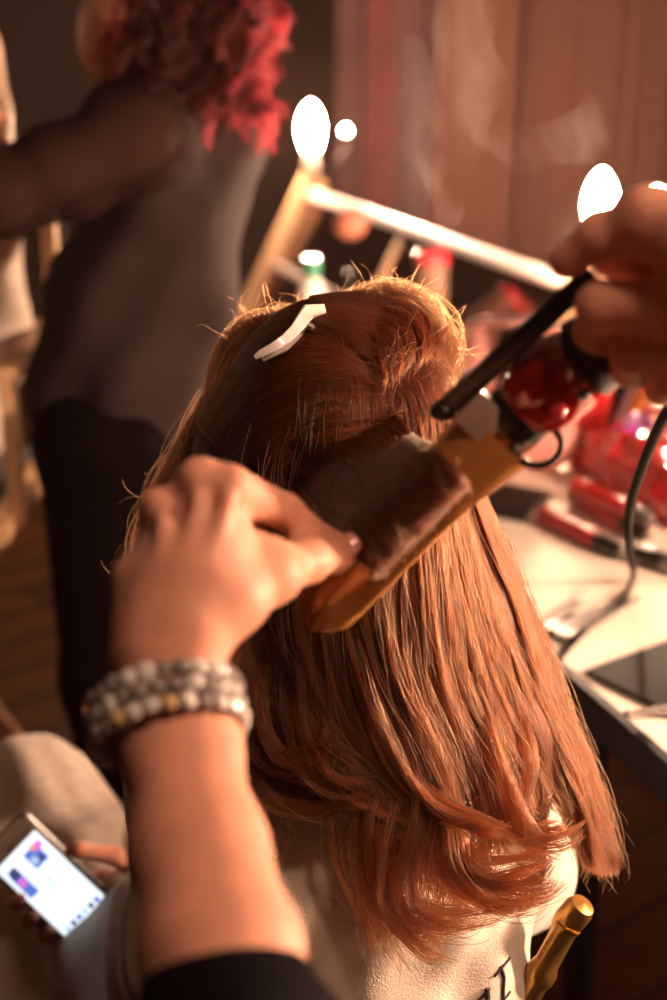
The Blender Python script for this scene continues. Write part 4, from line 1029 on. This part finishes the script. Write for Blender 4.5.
# right hand (thumb on the lever, fingers round the handle)
b.pchain([(567, 260, .700), (600, 236, .690), (650, 222, .678)], [18, 24, 30], 0.003)
b.pchain([(650, 222, .678), (712, 248, .662)], [30, 44], 0.008)
b.ell(P(600, 236, .690), (0.0128,) * 3, None, 0.003); b.ell(P(650, 220, .676), (0.0165,) * 3, None, 0.006)
b.pchain([(668, 258, .704), (720, 286, .690), (770, 310, .670)], [26, 40, 50], 0.004)
b.pcap((606, 262, .716), (668, 266, .706), 15, 30, 0.003)
b.pchain([(750, 300, .655), (668, 308, .684), (602, 306, .702)], [36, 29, 25], 0.0025)
b.ell(P(602, 306, .701), (0.0136,) * 3, None, 0.003); b.ell(P(668, 308, .683), (0.0150,) * 3, None, 0.003)
b.pchain([(602, 306, .702), (594, 332, .726), (614, 352, .745)], [24, 20, 16], 0.003)
b.pchain([(755, 335, .655), (698, 352, .688), (636, 352, .710)], [36, 27, 23], 0.0025)
b.ell(P(636, 352, .709), (0.0126,) * 3, None, 0.003)
b.pchain([(636, 352, .710), (628, 368, .728), (646, 374, .742)], [22, 18, 15], 0.003)
b.pchain([(762, 365, .655), (720, 380, .688), (672, 378, .706), (662, 388, .724), (678, 390, .735)], [34, 25, 21, 17, 15], 0.0025)
b.pchain([(775, 392, .655), (742, 406, .684), (706, 406, .702), (702, 410, .718)], [30, 22, 19, 15], 0.0025)
b.pchain([(712, 248, .662), (790, 300, .652), (850, 320, .640)], [44, 58, 46], 0.02)
b.pchain([(745, 325, .655), (800, 325, .650)], [40, 54], 0.02); b.pchain([(760, 360, .655), (810, 335, .650)], [36, 50], 0.02)
WR = P(850, 320, .640); ER = Vector((0.40, 0.47, 1.205))
b.chain([WR, WR + (ER - WR) * 0.4, ER], [0.027, 0.040, 0.042], 0.02); b.chain([ER, S_R], [0.044, 0.050], 0.03)
V1, F1 = b.surface()
stb = mesh_np('body', V1, F1, M['skin'], st)
# head + torso skin kept in the same figure as a coarser continuation under the clothing
hd_ = Body(0.008, 0.03); hcn = Vector((0.27, 0.10, 1.545))
hd_.ell(hcn, (0.075, 0.095, 0.105)); hd_.ell(hcn + Vector((0, 0.04, -0.05)), (0.056, 0.058, 0.07)); hd_.cap(hcn + Vector((0, 0.09, -0.005)), hcn + Vector((0, 0.115, -0.035)), 0.008, 0.013, 0.01)
for s in (-1, 1): hd_.ell(hcn + Vector((s * 0.078, 0, -0.01)), (0.01, 0.018, 0.03), None, 0.006)
hd_.cap(hcn + Vector((0, -0.01, -0.06)), Vector((0.255, 0.12, 1.33)), 0.052, 0.058)
hd_.cap(S_L, S_R, 0.052, 0.052); hd_.chain([Vector((0.255, 0.13, 1.24)), Vector((0.255, 0.06, 1.02)), Vector((0.255, 0.03, 0.90))], [0.11, 0.10, 0.12], 0.05)
V2, F2 = hd_.surface()
bmj = bmesh.new(); bmj.from_mesh(stb.data)
me2 = bpy.data.meshes.new('tmp'); me2.from_pydata([tuple(p - np.array(world_base(st))) for p in V2], [], [tuple(q) for q in F2.tolist()]); bmj.from_mesh(me2); 
for f in bmj.faces: f.smooth = True
bmj.to_mesh(stb.data); bmj.free(); bpy.data.meshes.remove(me2)
# nail on the thumb
def nail(c, tdir, w, l, up):
    R = frame(up, tdir); mb = MB(); c = Vector(c); V = []; F = []
    for lay in (0, 1):
        for i in range(7):
            for j in range(7):
                a = (i / 6 - 0.5) * 2; t = (j / 6 - 0.5) * 2; ww = w * (1 - 0.25 * t * t * (1 if t > 0 else 0.5))
                V.append(c + R @ Vector((t * l, a * ww, -0.35 * w * a * a - 0.08 * l * t * t - (0.0009 if lay else 0))))
    for lay in (0, 1):
        o = lay * 49
        for i in range(6):
            for j in range(6): F.append((o + i * 7 + j, o + i * 7 + j + 1, o + (i + 1) * 7 + j + 1, o + (i + 1) * 7 + j))
    ring = [j for j in range(7)] + [i * 7 + 6 for i in range(1, 7)] + [42 + j for j in range(5, -1, -1)] + [i * 7 for i in range(5, 0, -1)]
    for k in range(len(ring)): a, c2 = ring[k], ring[(k + 1) % len(ring)]; F.append((a, c2, c2 + 49, a + 49))
    return mb.add(V, F)
td = (P(350, 550, .800) - P(325, 555, .778)).normalized()
nail(P(344, 546, .779), td, 0.0072, 0.0092, (Vector(UP) * 0.45 - Vector(FWD)).normalized()).build('thumb_nail', M['nail'], stb, label='pale pink thumb nail')
# black top: sleeves, torso; trousers; shoes
c_ = Body(0.005, 0.03)
cuff = [(222, 985, .572), (234, 1060, .545), (248, 1150, .515)]
c_.pchain([(x - 22, y, z) for x, y, z in cuff], [60, 74, 92], 0.02); c_.pchain([(x + 24, y, z) for x, y, z in cuff], [64, 78, 92], 0.02)
c_.chain([EL, S_L], [0.050, 0.060]); c_.chain([WR + (ER - WR) * 0.55, ER, S_R], [0.046, 0.052, 0.062])
c_.cap(S_L, S_R, 0.062, 0.062); c_.chain([Vector((0.255, 0.13, 1.23)), Vector((0.255, 0.06, 1.02)), Vector((0.255, 0.03, 0.88))], [0.125, 0.115, 0.15], 0.05)
c_.build('black_top', M['black_cloth'], st, label='black long sleeved top')
t_ = Body(0.008, 0.03)
for s in (-1, 1): t_.chain([Vector((0.255 + s * 0.075, 0.03, 0.90)), Vector((0.255 + s * 0.09, 0.04, 0.50)), Vector((0.255 + s * 0.10, 0.0, 0.09))], [0.10, 0.068, 0.055])
t_.build('trousers', M['trousers'], st)
for s in (-1, 1):
    q = Body(0.006, 0.02); q.cap(Vector((0.255 + s * 0.10, -0.02, 0.05)), Vector((0.255 + s * 0.115, 0.17, 0.036)), 0.048, 0.034); q.build('shoe', M['shoe'], st)
q = Body(0.007, 0.02); q.ell(hcn + Vector((0, -0.02, 0.02)), (0.088, 0.098, 0.108)); q.cap(hcn + Vector((0, -0.06, -0.02)), hcn + Vector((0, -0.07, -0.16)), 0.07, 0.05); q.build('hair', M['dark_hair'], st)

# bracelet of crystals
BC = P(168, 716, .668); bax = (P(160, 655, .690) - P(181, 775, .650)).normalized()
br = empty('bracelet', BC, 'wide crystal bracelet in three rows on the left wrist of the stylist', 'bracelet')
bx = Vector(RIGHT) + Vector(UP) * -0.12; bx = (bx - bax * bx.dot(bax)).normalized(); by = bax.cross(bx)
if by.dot(Vector(FWD)) > 0: by = -by                    # by faces the viewer
ra, rb_ = 0.0335, 0.0265
band = MB()
for row in (-1, 0, 1):
    pts = [BC + bax * (row * 0.0092) + bx * (ra * math.cos(2 * PI * i / 40)) + by * (rb_ * math.sin(2 * PI * i / 40)) for i in range(41)]
    band.tube(pts, 0.0022, 8, False)
band.build('band', M['steel'], br)
proto = {}
for row in (-1, 0, 1):
    n = 26
    for i in range(n):
        a = 2 * PI * (i + 0.5 * (row % 2)) / n
        out = (bx * math.cos(a) / ra + by * math.sin(a) / rb_).normalized()
        c = BC + bax * (row * 0.0092 + 0.0006 * math.sin(i * 3.1)) + bx * ((ra + 0.002) * math.cos(a)) + by * ((rb_ + 0.002) * math.sin(a))
        mk = random.choices((0, 1, 2), (5, 2, 3))[0]
        if mk not in proto:
            mb = MB(); r0 = 0.0046; V = [Vector((0, 0, 0.0032))]; F = []
            for rr, hh in ((0.55, 0.0032), (1.0, 0.0012), (0.8, -0.001)):
                V += [Vector((r0 * rr * math.cos(2 * PI * k / 8), r0 * rr * math.sin(2 * PI * k / 8), hh)) for k in range(8)]
            V.append(Vector((0, 0, -0.002)))
            F += [(0, 1 + k, 1 + (k + 1) % 8) for k in range(8)]
            for g_ in range(2): F += [(1 + g_ * 8 + k, 9 + g_ * 8 + k, 9 + g_ * 8 + (k + 1) % 8, 1 + g_ * 8 + (k + 1) % 8) for k in range(8)]
            F += [(17 + k, 25, 17 + (k + 1) % 8) for k in range(8)]
            me = bpy.data.meshes.new('crystal'); me.from_pydata([tuple(p) for p in V], [], F); me.materials.append(CRYS[mk]); me.update()
            proto[mk] = me
        o = bpy.data.objects.new('crystal', proto[mk]); COL.objects.link(o); o.parent = br
        o.matrix_basis = Matrix.Translation(c - BC) @ frame((out + bax * random.uniform(-.45, .45) + bx * random.uniform(-.3, .3)).normalized(), bax).to_4x4() @ Matrix.Rotation(random.uniform(0, 1), 4, 'Z') @ Matrix.Scale(random.uniform(0.9, 1.12), 4)

# ------------------------------------------------------------------ phone
c00, c10, c01 = P(24, 812, 1.415), P(121, 904, 1.415), P(-20, 866, 1.435)
px_ = (c10 - c00).normalized(); py_ = (c01 - c00); py_ = (py_ - px_ * py_.dot(px_)).normalized(); pz = px_.cross(py_)
if pz.dot(Vector(FWD)) > 0: pz = -pz
pl, pw = 0.152, 0.0745
po = c00 + px_ * 0.003
po = po - px_ * 0.006 - py_ * 0.001
ph = empty('smartphone', po + px_ * pl / 2 + py_ * pw / 2, 'white faced smartphone with lit screen in the left hand of the seated woman', 'phone')
PR = Matrix((px_, py_, pz)).transposed()
if PR.determinant() < 0: PR = Matrix((px_, -py_, pz)).transposed()
pc = po + px_ * pl / 2 + py_ * pw / 2
def rrect(lx, ly, rad, off, th, name, material, parent, cx=0.0, cy=0.0, label=None, n=8):
    pts = []
    for sx, sy, a0 in ((1, 1, 0), (-1, 1, PI / 2), (-1, -1, PI), (1, -1, 1.5 * PI)):
        for i in range(n + 1):
            a = a0 + PI / 2 * i / n; pts.append(pc + px_ * (cx + sx * (lx / 2 - rad) + rad * math.cos(a)) + py_ * (cy + sy * (ly / 2 - rad) + rad * math.sin(a)) + pz * off)
    return MB().prism(pts, pz * th).build(name, material, parent, smooth=False, label=label)
rrect(pl, pw, 0.010, -0.0035, 0.007, 'case', M['phone_body'], ph, label='black phone case')
fc = rrect(pl - 0.005, pw - 0.004, 0.009, 0.0035, 0.0007, 'front_panel', M['phone_face'], ph, label='pale gold front panel')
M['screen'] = mat('screen', (0.9, 0.95, 1.0), 0.3, emit=1.25, emit_col=(0.82, 0.93, 1.0), noise=0.02)
sc_ = rrect(0.103, 0.065, 0.001, 0.0043, 0.0003, 'screen', M['screen'], ph, cx=-0.001, label='lit white screen')
def lit(name, col, e=0.9): return mat(name, col, 0.3, emit=e, emit_col=col, noise=0.02)
SB, SP_, SD, SO, SG, SL = lit('screen_blue', (0.12, 0.22, 0.75)), lit('screen_pink', (0.9, 0.2, 0.8)), lit('screen_dark', (0.08, 0.1, 0.3), 0.6), lit('screen_orange', (0.95, 0.4, 0.2)), lit('screen_green', (0.6, 0.95, 0.6)), lit('screen_light', (0.5, 0.7, 1.0))
ysn = 1 if True else -1
def pict(lx, ly, cx, cy, m, k=0): rrect(lx, ly, 0.001, 0.0046 + 0.0001 * k, 0.0003, 'screen_icon', m, sc_, cx, cy, n=2)
# upper edge of the screen is at -x; right side of the picture is -y
pict(0.020, 0.020, -0.033, -0.012, SB); pict(0.008, 0.012, -0.040, -0.022, SP_, 1); pict(0.006, 0.006, -0.042, -0.016, SO, 2); pict(0.008, 0.008, -0.031, -0.008, SL, 2); pict(0.007, 0.007, -0.028, -0.015, SD, 2)
pict(0.032, 0.013, -0.022, 0.021, SB); pict(0.009, 0.008, -0.024, 0.021, SP_, 1); pict(0.012, 0.011, -0.036, 0.020, SD, 1)
pict(0.012, 0.003, -0.006, -0.003, SG)
for k in range(6): pict(0.006, 0.006, 0.042, -0.024 + 0.0095 * k, (SB, SD, SL)[k % 3])
MB().lathe([(0.001, 0), (0.0055, 0), (0.0055, 0.0004), (0.001, 0.0004)], pc + px_ * 0.057 + pz * 0.0042, pz, 24).build('home_button', M['steel'], fc)
MB().box(pc - px_ * 0.058 + pz * 0.0044, (0.0015, 0.012, 0.0004), PR).build('speaker_slot', M['phone_body'], fc)

# ------------------------------------------------------------------ red haired stylist behind
Yw = 2.15
w = empty('person', (G(120, 500, Yw).x, Yw + 0.05, 0), 'standing woman with curly dark red hair, grey sleeveless top and black trousers', 'person')
def W(px, py, y=Yw): return G(px, py, y)
b = Body(0.008, 0.03)
hd0 = W(142, 18, 2.12)
b.ell(hd0, (0.085, 0.075, 0.10)); b.ell(W(118, 40, 2.12), (0.055, 0.052, 0.065)); b.cap(W(100, 14, 2.12), W(94, 26, 2.12), 0.008, 0.013, 0.01)
b.ell(W(103, 44, 2.12), (0.012, 0.02, 0.008), None, 0.008); b.ell(W(108, 66, 2.12), (0.026, 0.026, 0.02))
b.cap(W(145, 55, 2.14), W(172, 120, 2.17), 0.05, 0.056)
shl, shr = W(135, 135, 2.03), W(218, 135, 2.28)
b.cap(shl, shr, 0.050, 0.045, 0.03); b.chain([W(172, 160), W(158, 250), W(140, 330), W(125, 430)], [0.082, 0.085, 0.085, 0.10], 0.03)
elb = W(-4, 196, 1.95); hnd = W(-38, 128, 1.98)
b.chain([shl, elb], [0.05, 0.042]); b.chain([elb, hnd], [0.040, 0.026])
b.cap(hnd, W(-20, 118, 2.0), 0.03, 0.026, 0.02)
for (x, y, x2, y2, rr) in ((-14, 112, 8, 120, .010), (-14, 122, 4, 135, .010), (-14, 130, 8, 148, .0095), (-18, 136, -2, 158, .009), (-25, 105, -5, 96, .011)):
    b.chain([W(-24, 122, 2.0), W(x, y, 2.0), W(x2, y2, 2.02)], [0.02, rr, rr * 0.75], 0.006)
elr = W(190, 260, 2.42); b.chain([shr, elr], [0.05, 0.042]); b.chain([elr, W(60, 190, 2.45)], [0.04, 0.028]); b.cap(W(60, 190, 2.45), W(30, 170, 2.45), 0.03, 0.022)
lk, rk = Vector((W(102, 500).x, 2.10, 0.47)), Vector((W(128, 500).x, 2.24, 0.47))
b.chain([W(108, 440, 2.10), lk, Vector((lk.x + 0.015, 2.13, 0.08))], [0.085, 0.06, 0.045]); b.chain([W(140, 440, 2.22), rk, Vector((rk.x + 0.02, 2.27, 0.08))], [0.085, 0.06, 0.045])
b.build('body', M['skin_far'], w)
t_ = Body(0.008, 0.04)
t_.chain([W(180, 150, 2.17), W(162, 215), W(145, 290), W(130, 360), W(120, 425)], [0.100, 0.112, 0.116, 0.118, 0.112], 0.06)
t_.chain([W(200, 135, 2.23), W(198, 200, 2.20), W(186, 300, 2.18)], [0.055, 0.065, 0.055], 0.05)
t_.cap(W(180, 118, 2.16), W(196, 150, 2.2), 0.05, 0.06); t_.cap(W(200, 140, 2.2), W(220, 148, 2.27), 0.068, 0.066); t_.cap(W(160, 130, 2.10), W(158, 200, 2.08), 0.05, 0.06)
t_.chain([W(92, 300, 2.12), W(72, 380, 2.12), W(80, 425, 2.12)], [0.06, 0.062, 0.055], 0.05)
t_.noise = lambda X, Y, Z: 0.006 * np.sin(X * 26 + Z * 9 + 2 * np.sin(Z * 5 + Y * 6)) + 0.004 * np.sin(X * 50 - Z * 30)
t_.build('grey_top', M['grey_cloth'], w, label='draped grey sleeveless top')
s_ = Body(0.008, 0.03)
s_.chain([W(138, 138, 2.05), W(66, 172, 1.99), elb], [0.072, 0.064, 0.056]); s_.chain([elb, W(-32, 150, 1.97)], [0.054, 0.040])
s_.cap(W(138, 130, 2.04), W(176, 122, 2.14), 0.072, 0.068); s_.cap(W(176, 122, 2.14), shr, 0.068, 0.069); s_.chain([W(150, 112, 2.10), W(190, 116, 2.18)], [0.062, 0.060]); s_.cap(W(140, 130, 2.07), W(150, 170, 2.08), 0.075, 0.07); s_.chain([shr, elr, W(70, 195, 2.45)], [0.058, 0.05, 0.036])
s_.noise = lambda X, Y, Z: 0.003 * np.sin(X * 60 + Z * 40)
s_.build('sheer_sleeves', M['sheer'], w, label='sheer dark sleeves')
p_ = Body(0.008, 0.03)
p_.cap(W(105, 440, 2.10), W(140, 440, 2.22), 0.11, 0.11)
p_.chain([W(105, 445, 2.10), lk, Vector((lk.x + 0.015, 2.12, 0.10))], [0.105, 0.075, 0.05]); p_.chain([W(142, 445, 2.22), rk, Vector((rk.x + 0.02, 2.26, 0.10))], [0.105, 0.075, 0.05])
p_.build('black_trousers', M['trousers'], w)
for k_ in (lk, rk):
    q = Body(0.006, 0.02); q.cap(Vector((k_.x + 0.03, k_.y + 0.03, 0.045)), Vector((k_.x - 0.15, k_.y + 0.05, 0.035)), 0.042, 0.032); q.build('shoe', M['shoe'], w)
h_ = Body(0.007, 0.02)
h_.ell(W(160, 8, 2.13), (0.095, 0.09, 0.10)); h_.ell(W(195, 50, 2.14), (0.10, 0.09, 0.09), None, 0.03); h_.cap(W(150, 60, 2.08), W(190, 85, 2.1), 0.045, 0.05)
h_.cap(W(215, 60, 2.15), W(228, 100, 2.17), 0.055, 0.045); h_.cap(W(140, 20, 2.08), W(142, 62, 2.08), 0.03, 0.03)
h_.noise = lambda X, Y, Z: 0.004 * np.sin(X * 110 + 2 * np.sin(Z * 90)) * np.sin(Y * 100 + Z * 120)
rhair = h_.build('curly_hair', M['red_hair'], w, label='curly dark red hair')
CUR = []
def curl(p0, d0, L, r, turns, n):
    T = np.linspace(0, 1, 20); d0 = np.array(d0); d0 = d0 / np.linalg.norm(d0)
    x = np.cross(d0, [0.3, 0.5, 0.8]); x /= np.linalg.norm(x); y = np.cross(d0, x); ph = RNG.uniform(0, 6.28)
    th = ph + 2 * PI * turns * T; rad = r * np.minimum(1, 3 * T + 0.1)
    c = np.array(p0)[None] + d0[None] * (L * T)[:, None] + (rad * np.cos(th))[:, None] * x + (rad * np.sin(th))[:, None] * y - np.array([0, 0, 0.03])[None] * (T ** 2)[:, None]
    Q = c[None] + RNG.normal(0, 0.0032, (n, 1, 3)) * (0.4 + 0.8 * T[None, :, None]) + RNG.normal(0, 0.0006, (n, 20, 3))
    CUR.append((Q, 0.00045, np.full(n, math.exp(RNG.normal(0, 0.4))), 0.0))
for i in range(330):
    x = RNG.uniform(128, 256); y = RNG.uniform(-30, 88)
    if y > 18 + (x - 120) * 0.62 or (x < 150 and y > 46): continue
    zz = 2.14 + RNG.uniform(-0.12, 0.06); p = W(x, y, zz); dx = (x - 190) / 70
    curl(tuple(p), (0.6 * dx + RNG.normal(0, .3), RNG.normal(-0.3, .4), RNG.normal(-0.75, .35)), RNG.uniform(0.04, 0.08), RNG.uniform(0.007, 0.014), RNG.uniform(1.0, 2.0), 26)
build_strands(CUR, 'curls', hair_mat('red_curls', (0.024, 0.0005, 0.0008), 0.45), rhair)

# ------------------------------------------------------------------ far client in a tall chair
fx = -0.66
f0 = empty('person', (fx - 0.08, 2.42, 0), 'seated client in a white robe at the left edge, only cheek and sleeve in view', 'person')
b = Body(0.008, 0.03); fh = G(-56, 36, 2.36)
b.ell(fh, (0.078, 0.09, 0.108)); b.ell(fh + Vector((0.01, -0.04, -0.06)), (0.058, 0.055, 0.06)); b.cap(fh + Vector((0.0, -0.088, 0.0)), fh + Vector((0.0, -0.112, -0.035)), 0.008, 0.013, 0.01)
for s in (-1, 1): b.ell(fh + Vector((s * 0.08, 0.0, -0.015)), (0.01, 0.018, 0.03), None, 0.006)
FT = Vector((fx - 0.10, 2.44, 0))
b.cap(fh + Vector((0, 0.01, -0.07)), FT + Vector((0, 0, 1.24)), 0.05, 0.055)
b.cap(FT + Vector((-0.16, 0, 1.18)), FT + Vector((0.14, 0, 1.18)), 0.05, 0.05); b.chain([FT + Vector((0, 0, 1.15)), FT + Vector((0, 0, 0.95)), FT + Vector((0, 0, 0.87))], [0.10, 0.095, 0.12], 0.05)
for s in (-1, 1):
    b.chain([FT + Vector((s * 0.15, 0, 1.17)), FT + Vector((s * 0.17, -0.03, 0.96)), FT + Vector((s * 0.08, -0.24, 0.92))], [0.045, 0.036, 0.026])
    b.cap(FT + Vector((s * 0.08, -0.24, 0.92)), FT + Vector((s * 0.04, -0.32, 0.91)), 0.03, 0.022)
    b.chain([FT + Vector((s * 0.09, -0.03, 0.86)), FT + Vector((s * 0.09, -0.40, 0.86)), FT + Vector((s * 0.08, -0.40, 0.45))], [0.08, 0.058, 0.042]); b.cap(FT + Vector((s * 0.08, -0.40, 0.43)), FT + Vector((s * 0.08, -0.55, 0.41)), 0.034, 0.026)
b.build('body', M['skin_far'], f0)
r = Body(0.008, 0.04)
r.cap(FT + Vector((-0.16, 0, 1.165)), FT + Vector((0.135, 0, 1.165)), 0.075, 0.07); r.chain([FT + Vector((0, 0, 1.1)), FT + Vector((0, -0.01, 0.88))], [0.15, 0.16])
for s in (-1, 1):
    r.chain([FT + Vector((s * 0.15, 0, 1.15)), FT + Vector((s * 0.165, -0.03, 0.99)), FT + Vector((s * 0.09, -0.2, 0.94))], [0.06, 0.065, 0.055]); r.chain([FT + Vector((s * 0.09, -0.03, 0.86)), FT + Vector((s * 0.09, -0.36, 0.865)), FT + Vector((s * 0.085, -0.37, 0.60))], [0.10, 0.075, 0.08])
r.noise = lambda X, Y, Z: 0.005 * np.sin(X * 40 + Z * 22) + 0.003 * np.sin(Y * 60 - Z * 50)
r.build('robe', M['robe'], f0, label='white robe')
q = Body(0.007, 0.02); q.ell(fh + Vector((-0.015, 0.03, 0.025)), (0.088, 0.085, 0.105)); q.chain([fh + Vector((0.05, 0.05, -0.02)), fh + Vector((0.062, 0.05, -0.12)), fh + Vector((0.085, 0.03, -0.19))], [0.03, 0.024, 0.010]); q.chain([fh + Vector((-0.075, 0.02, -0.02)), fh + Vector((-0.085, 0.0, -0.2))], [0.03, 0.016]); q.build('hair', M['blond_hair'], f0, label='blond hair')
dc = empty('director_chair', FT + Vector((0, 0.02, 0)) - Vector((0, 0, 0)), 'tall folding wooden chair with black seat under the client at the left edge', 'chair')
for s in (-1, 1):
    MB().box(FT + Vector((s * 0.235, -0.18, 0.755)), (0.035, 0.46, 0.035), None, 0.005).build('seat_rail', M['pale_wood'], dc)
    MB().box(FT + Vector((s * 0.255, -0.15, 1.0)), (0.05, 0.42, 0.02), None, 0.006).build('armrest', M['pale_wood'], dc)
    MB().box(FT + Vector((s * 0.255, 0.05, 0.98)), (0.025, 0.03, 0.5), None, 0.005).build('back_post', M['pale_wood'], dc)
    MB().box(FT + Vector((s * 0.255, -0.34, 0.87)), (0.025, 0.03, 0.24), None, 0.005).build('arm_post', M['pale_wood'], dc)
    for yy in (0.03, -0.38):
        a = FT + Vector((s * 0.23, yy, 0.74)); c2 = FT + Vector((-s * 0.23, yy + s * 0.03, 0.03)); beam(a, c2, 0.03, 0.02, (0, 1, 0)).build('leg', M['pale_wood'], dc)
    MB().box(FT + Vector((s * 0.23, -0.17, 0.03)), (0.035, 0.5, 0.03), None, 0.005).build('foot_bar', M['pale_wood'], dc)
MB().box(FT + Vector((0, -0.18, 0.765)), (0.46, 0.40, 0.012), None, 0.004).build('seat', M['canvas'], dc, label='black canvas seat')
MB().box(FT + Vector((0, 0.14, 1.12)), (0.53, 0.012, 0.18), None, 0.004).build('backrest', M['canvas'], dc, label='black canvas backrest')
MB().box(FT + Vector((0, -0.46, 0.36)), (0.42, 0.14, 0.02), None, 0.005).build('footrest', M['pale_wood'], dc)

# ------------------------------------------------------------------ steam from the hot hair
def smoke_mat(name, dens):
    m = bpy.data.materials.new(name); m.use_nodes = True; nt = m.node_tree; N = nt.nodes; L_ = nt.links
    N.remove(N['Principled BSDF']); v = N.new('ShaderNodeVolumeScatter'); v.inputs['Color'].default_value = (0.95, 0.9, 0.86, 1); v.inputs['Anisotropy'].default_value = 0.3
    tc = N.new('ShaderNodeTexCoord'); n = N.new('ShaderNodeTexNoise'); n.inputs['Scale'].default_value = 9; n.inputs['Detail'].default_value = 3; n.inputs['Distortion'].default_value = 1.0
    mr = N.new('ShaderNodeMapRange'); mr.inputs['From Min'].default_value = 0.42; mr.inputs['From Max'].default_value = 0.75; mr.inputs['To Max'].default_value = dens
    L_.new(tc.outputs['Object'], n.inputs['Vector']); L_.new(n.outputs['Fac'], mr.inputs['Value']); L_.new(mr.outputs['Result'], v.inputs['Density'])
    L_.new(v.outputs['Volume'], N['Material Output'].inputs['Volume']); return m
SMK = smoke_mat('steam', 6.0)
def wisp(pts, rs, label, m_=None):
    q = Body(0.009, 0.03); q.pchain(pts, rs, 0.03); q.noise = lambda X, Y, Z: 0.004 * np.sin(X * 70 + 2 * np.sin(Z * 50))
    o = q.build('steam_wisp', m_ or SMK); tag(o, label, 'steam', 'steam rising from the curling iron', 'stuff')
wisp([(452, 215, 1.25), (450, 150, 1.27), (470, 80, 1.3), (462, 10, 1.33), (480, -40, 1.35)], [16, 26, 30, 26, 20], 'tall soft column of steam rising left of centre behind the crown')
wisp([(485, 130, 1.3), (530, 148, 1.3), (575, 142, 1.3), (608, 125, 1.3), (598, 98, 1.3)], [14, 17, 17, 13, 8], 'curved wisp of steam drifting above the hand')
wisp([(420, 260, 1.3), (400, 190, 1.32), (425, 120, 1.33), (410, 50, 1.34)], [12, 18, 18, 14], 'thin steam wisp farthest left behind the crown')

# haze in the room air and a little ambient warmth
wd = bpy.data.worlds.new('world'); SC.world = wd; wd.use_nodes = True
N = wd.node_tree.nodes; bg = N['Background']; bg.inputs['Color'].default_value = (1.0, 0.6, 0.4, 1); bg.inputs['Strength'].default_value = 0.02
vs = N.new('ShaderNodeVolumeScatter'); vs.inputs['Color'].default_value = (1.0, 0.62, 0.52, 1); vs.inputs['Density'].default_value = 0.0026; vs.inputs['Anisotropy'].default_value = 0.35
wd.node_tree.links.new(vs.outputs['Volume'], N['World Output'].inputs['Volume'])

# added fill lights for the hand on the iron, and station lamps, outside the picture
def lamp(name, loc, power, size, col=(1.0, 0.63, 0.43)):
    d = bpy.data.lights.new(name, 'POINT'); d.energy = power; d.shadow_soft_size = size; d.color = col
    o = bpy.data.objects.new(name, d); COL.objects.link(o); o.location = loc; return o
lamp('hand_fill_right', (0.75, 0.42, 1.95), 30, 0.07)  # unseen fill added at upper right to brighten the hand on the iron
lamp('hand_fill_above', (0.36, 0.22, 2.15), 19, 0.07)  # added fill from above, reaching that hand past the wrist
lamp('station_lamp', AL(1.30, 0.66, 1.32), 26, 0.05)
lamp('hand_fill_low', AL(1.30, -0.12, 1.42), 10, 0.05)  # extra fill added for the camera side of the same hand
lamp('far_station_lamp', (-1.9, 3.0, 1.6), 9, 0.06)
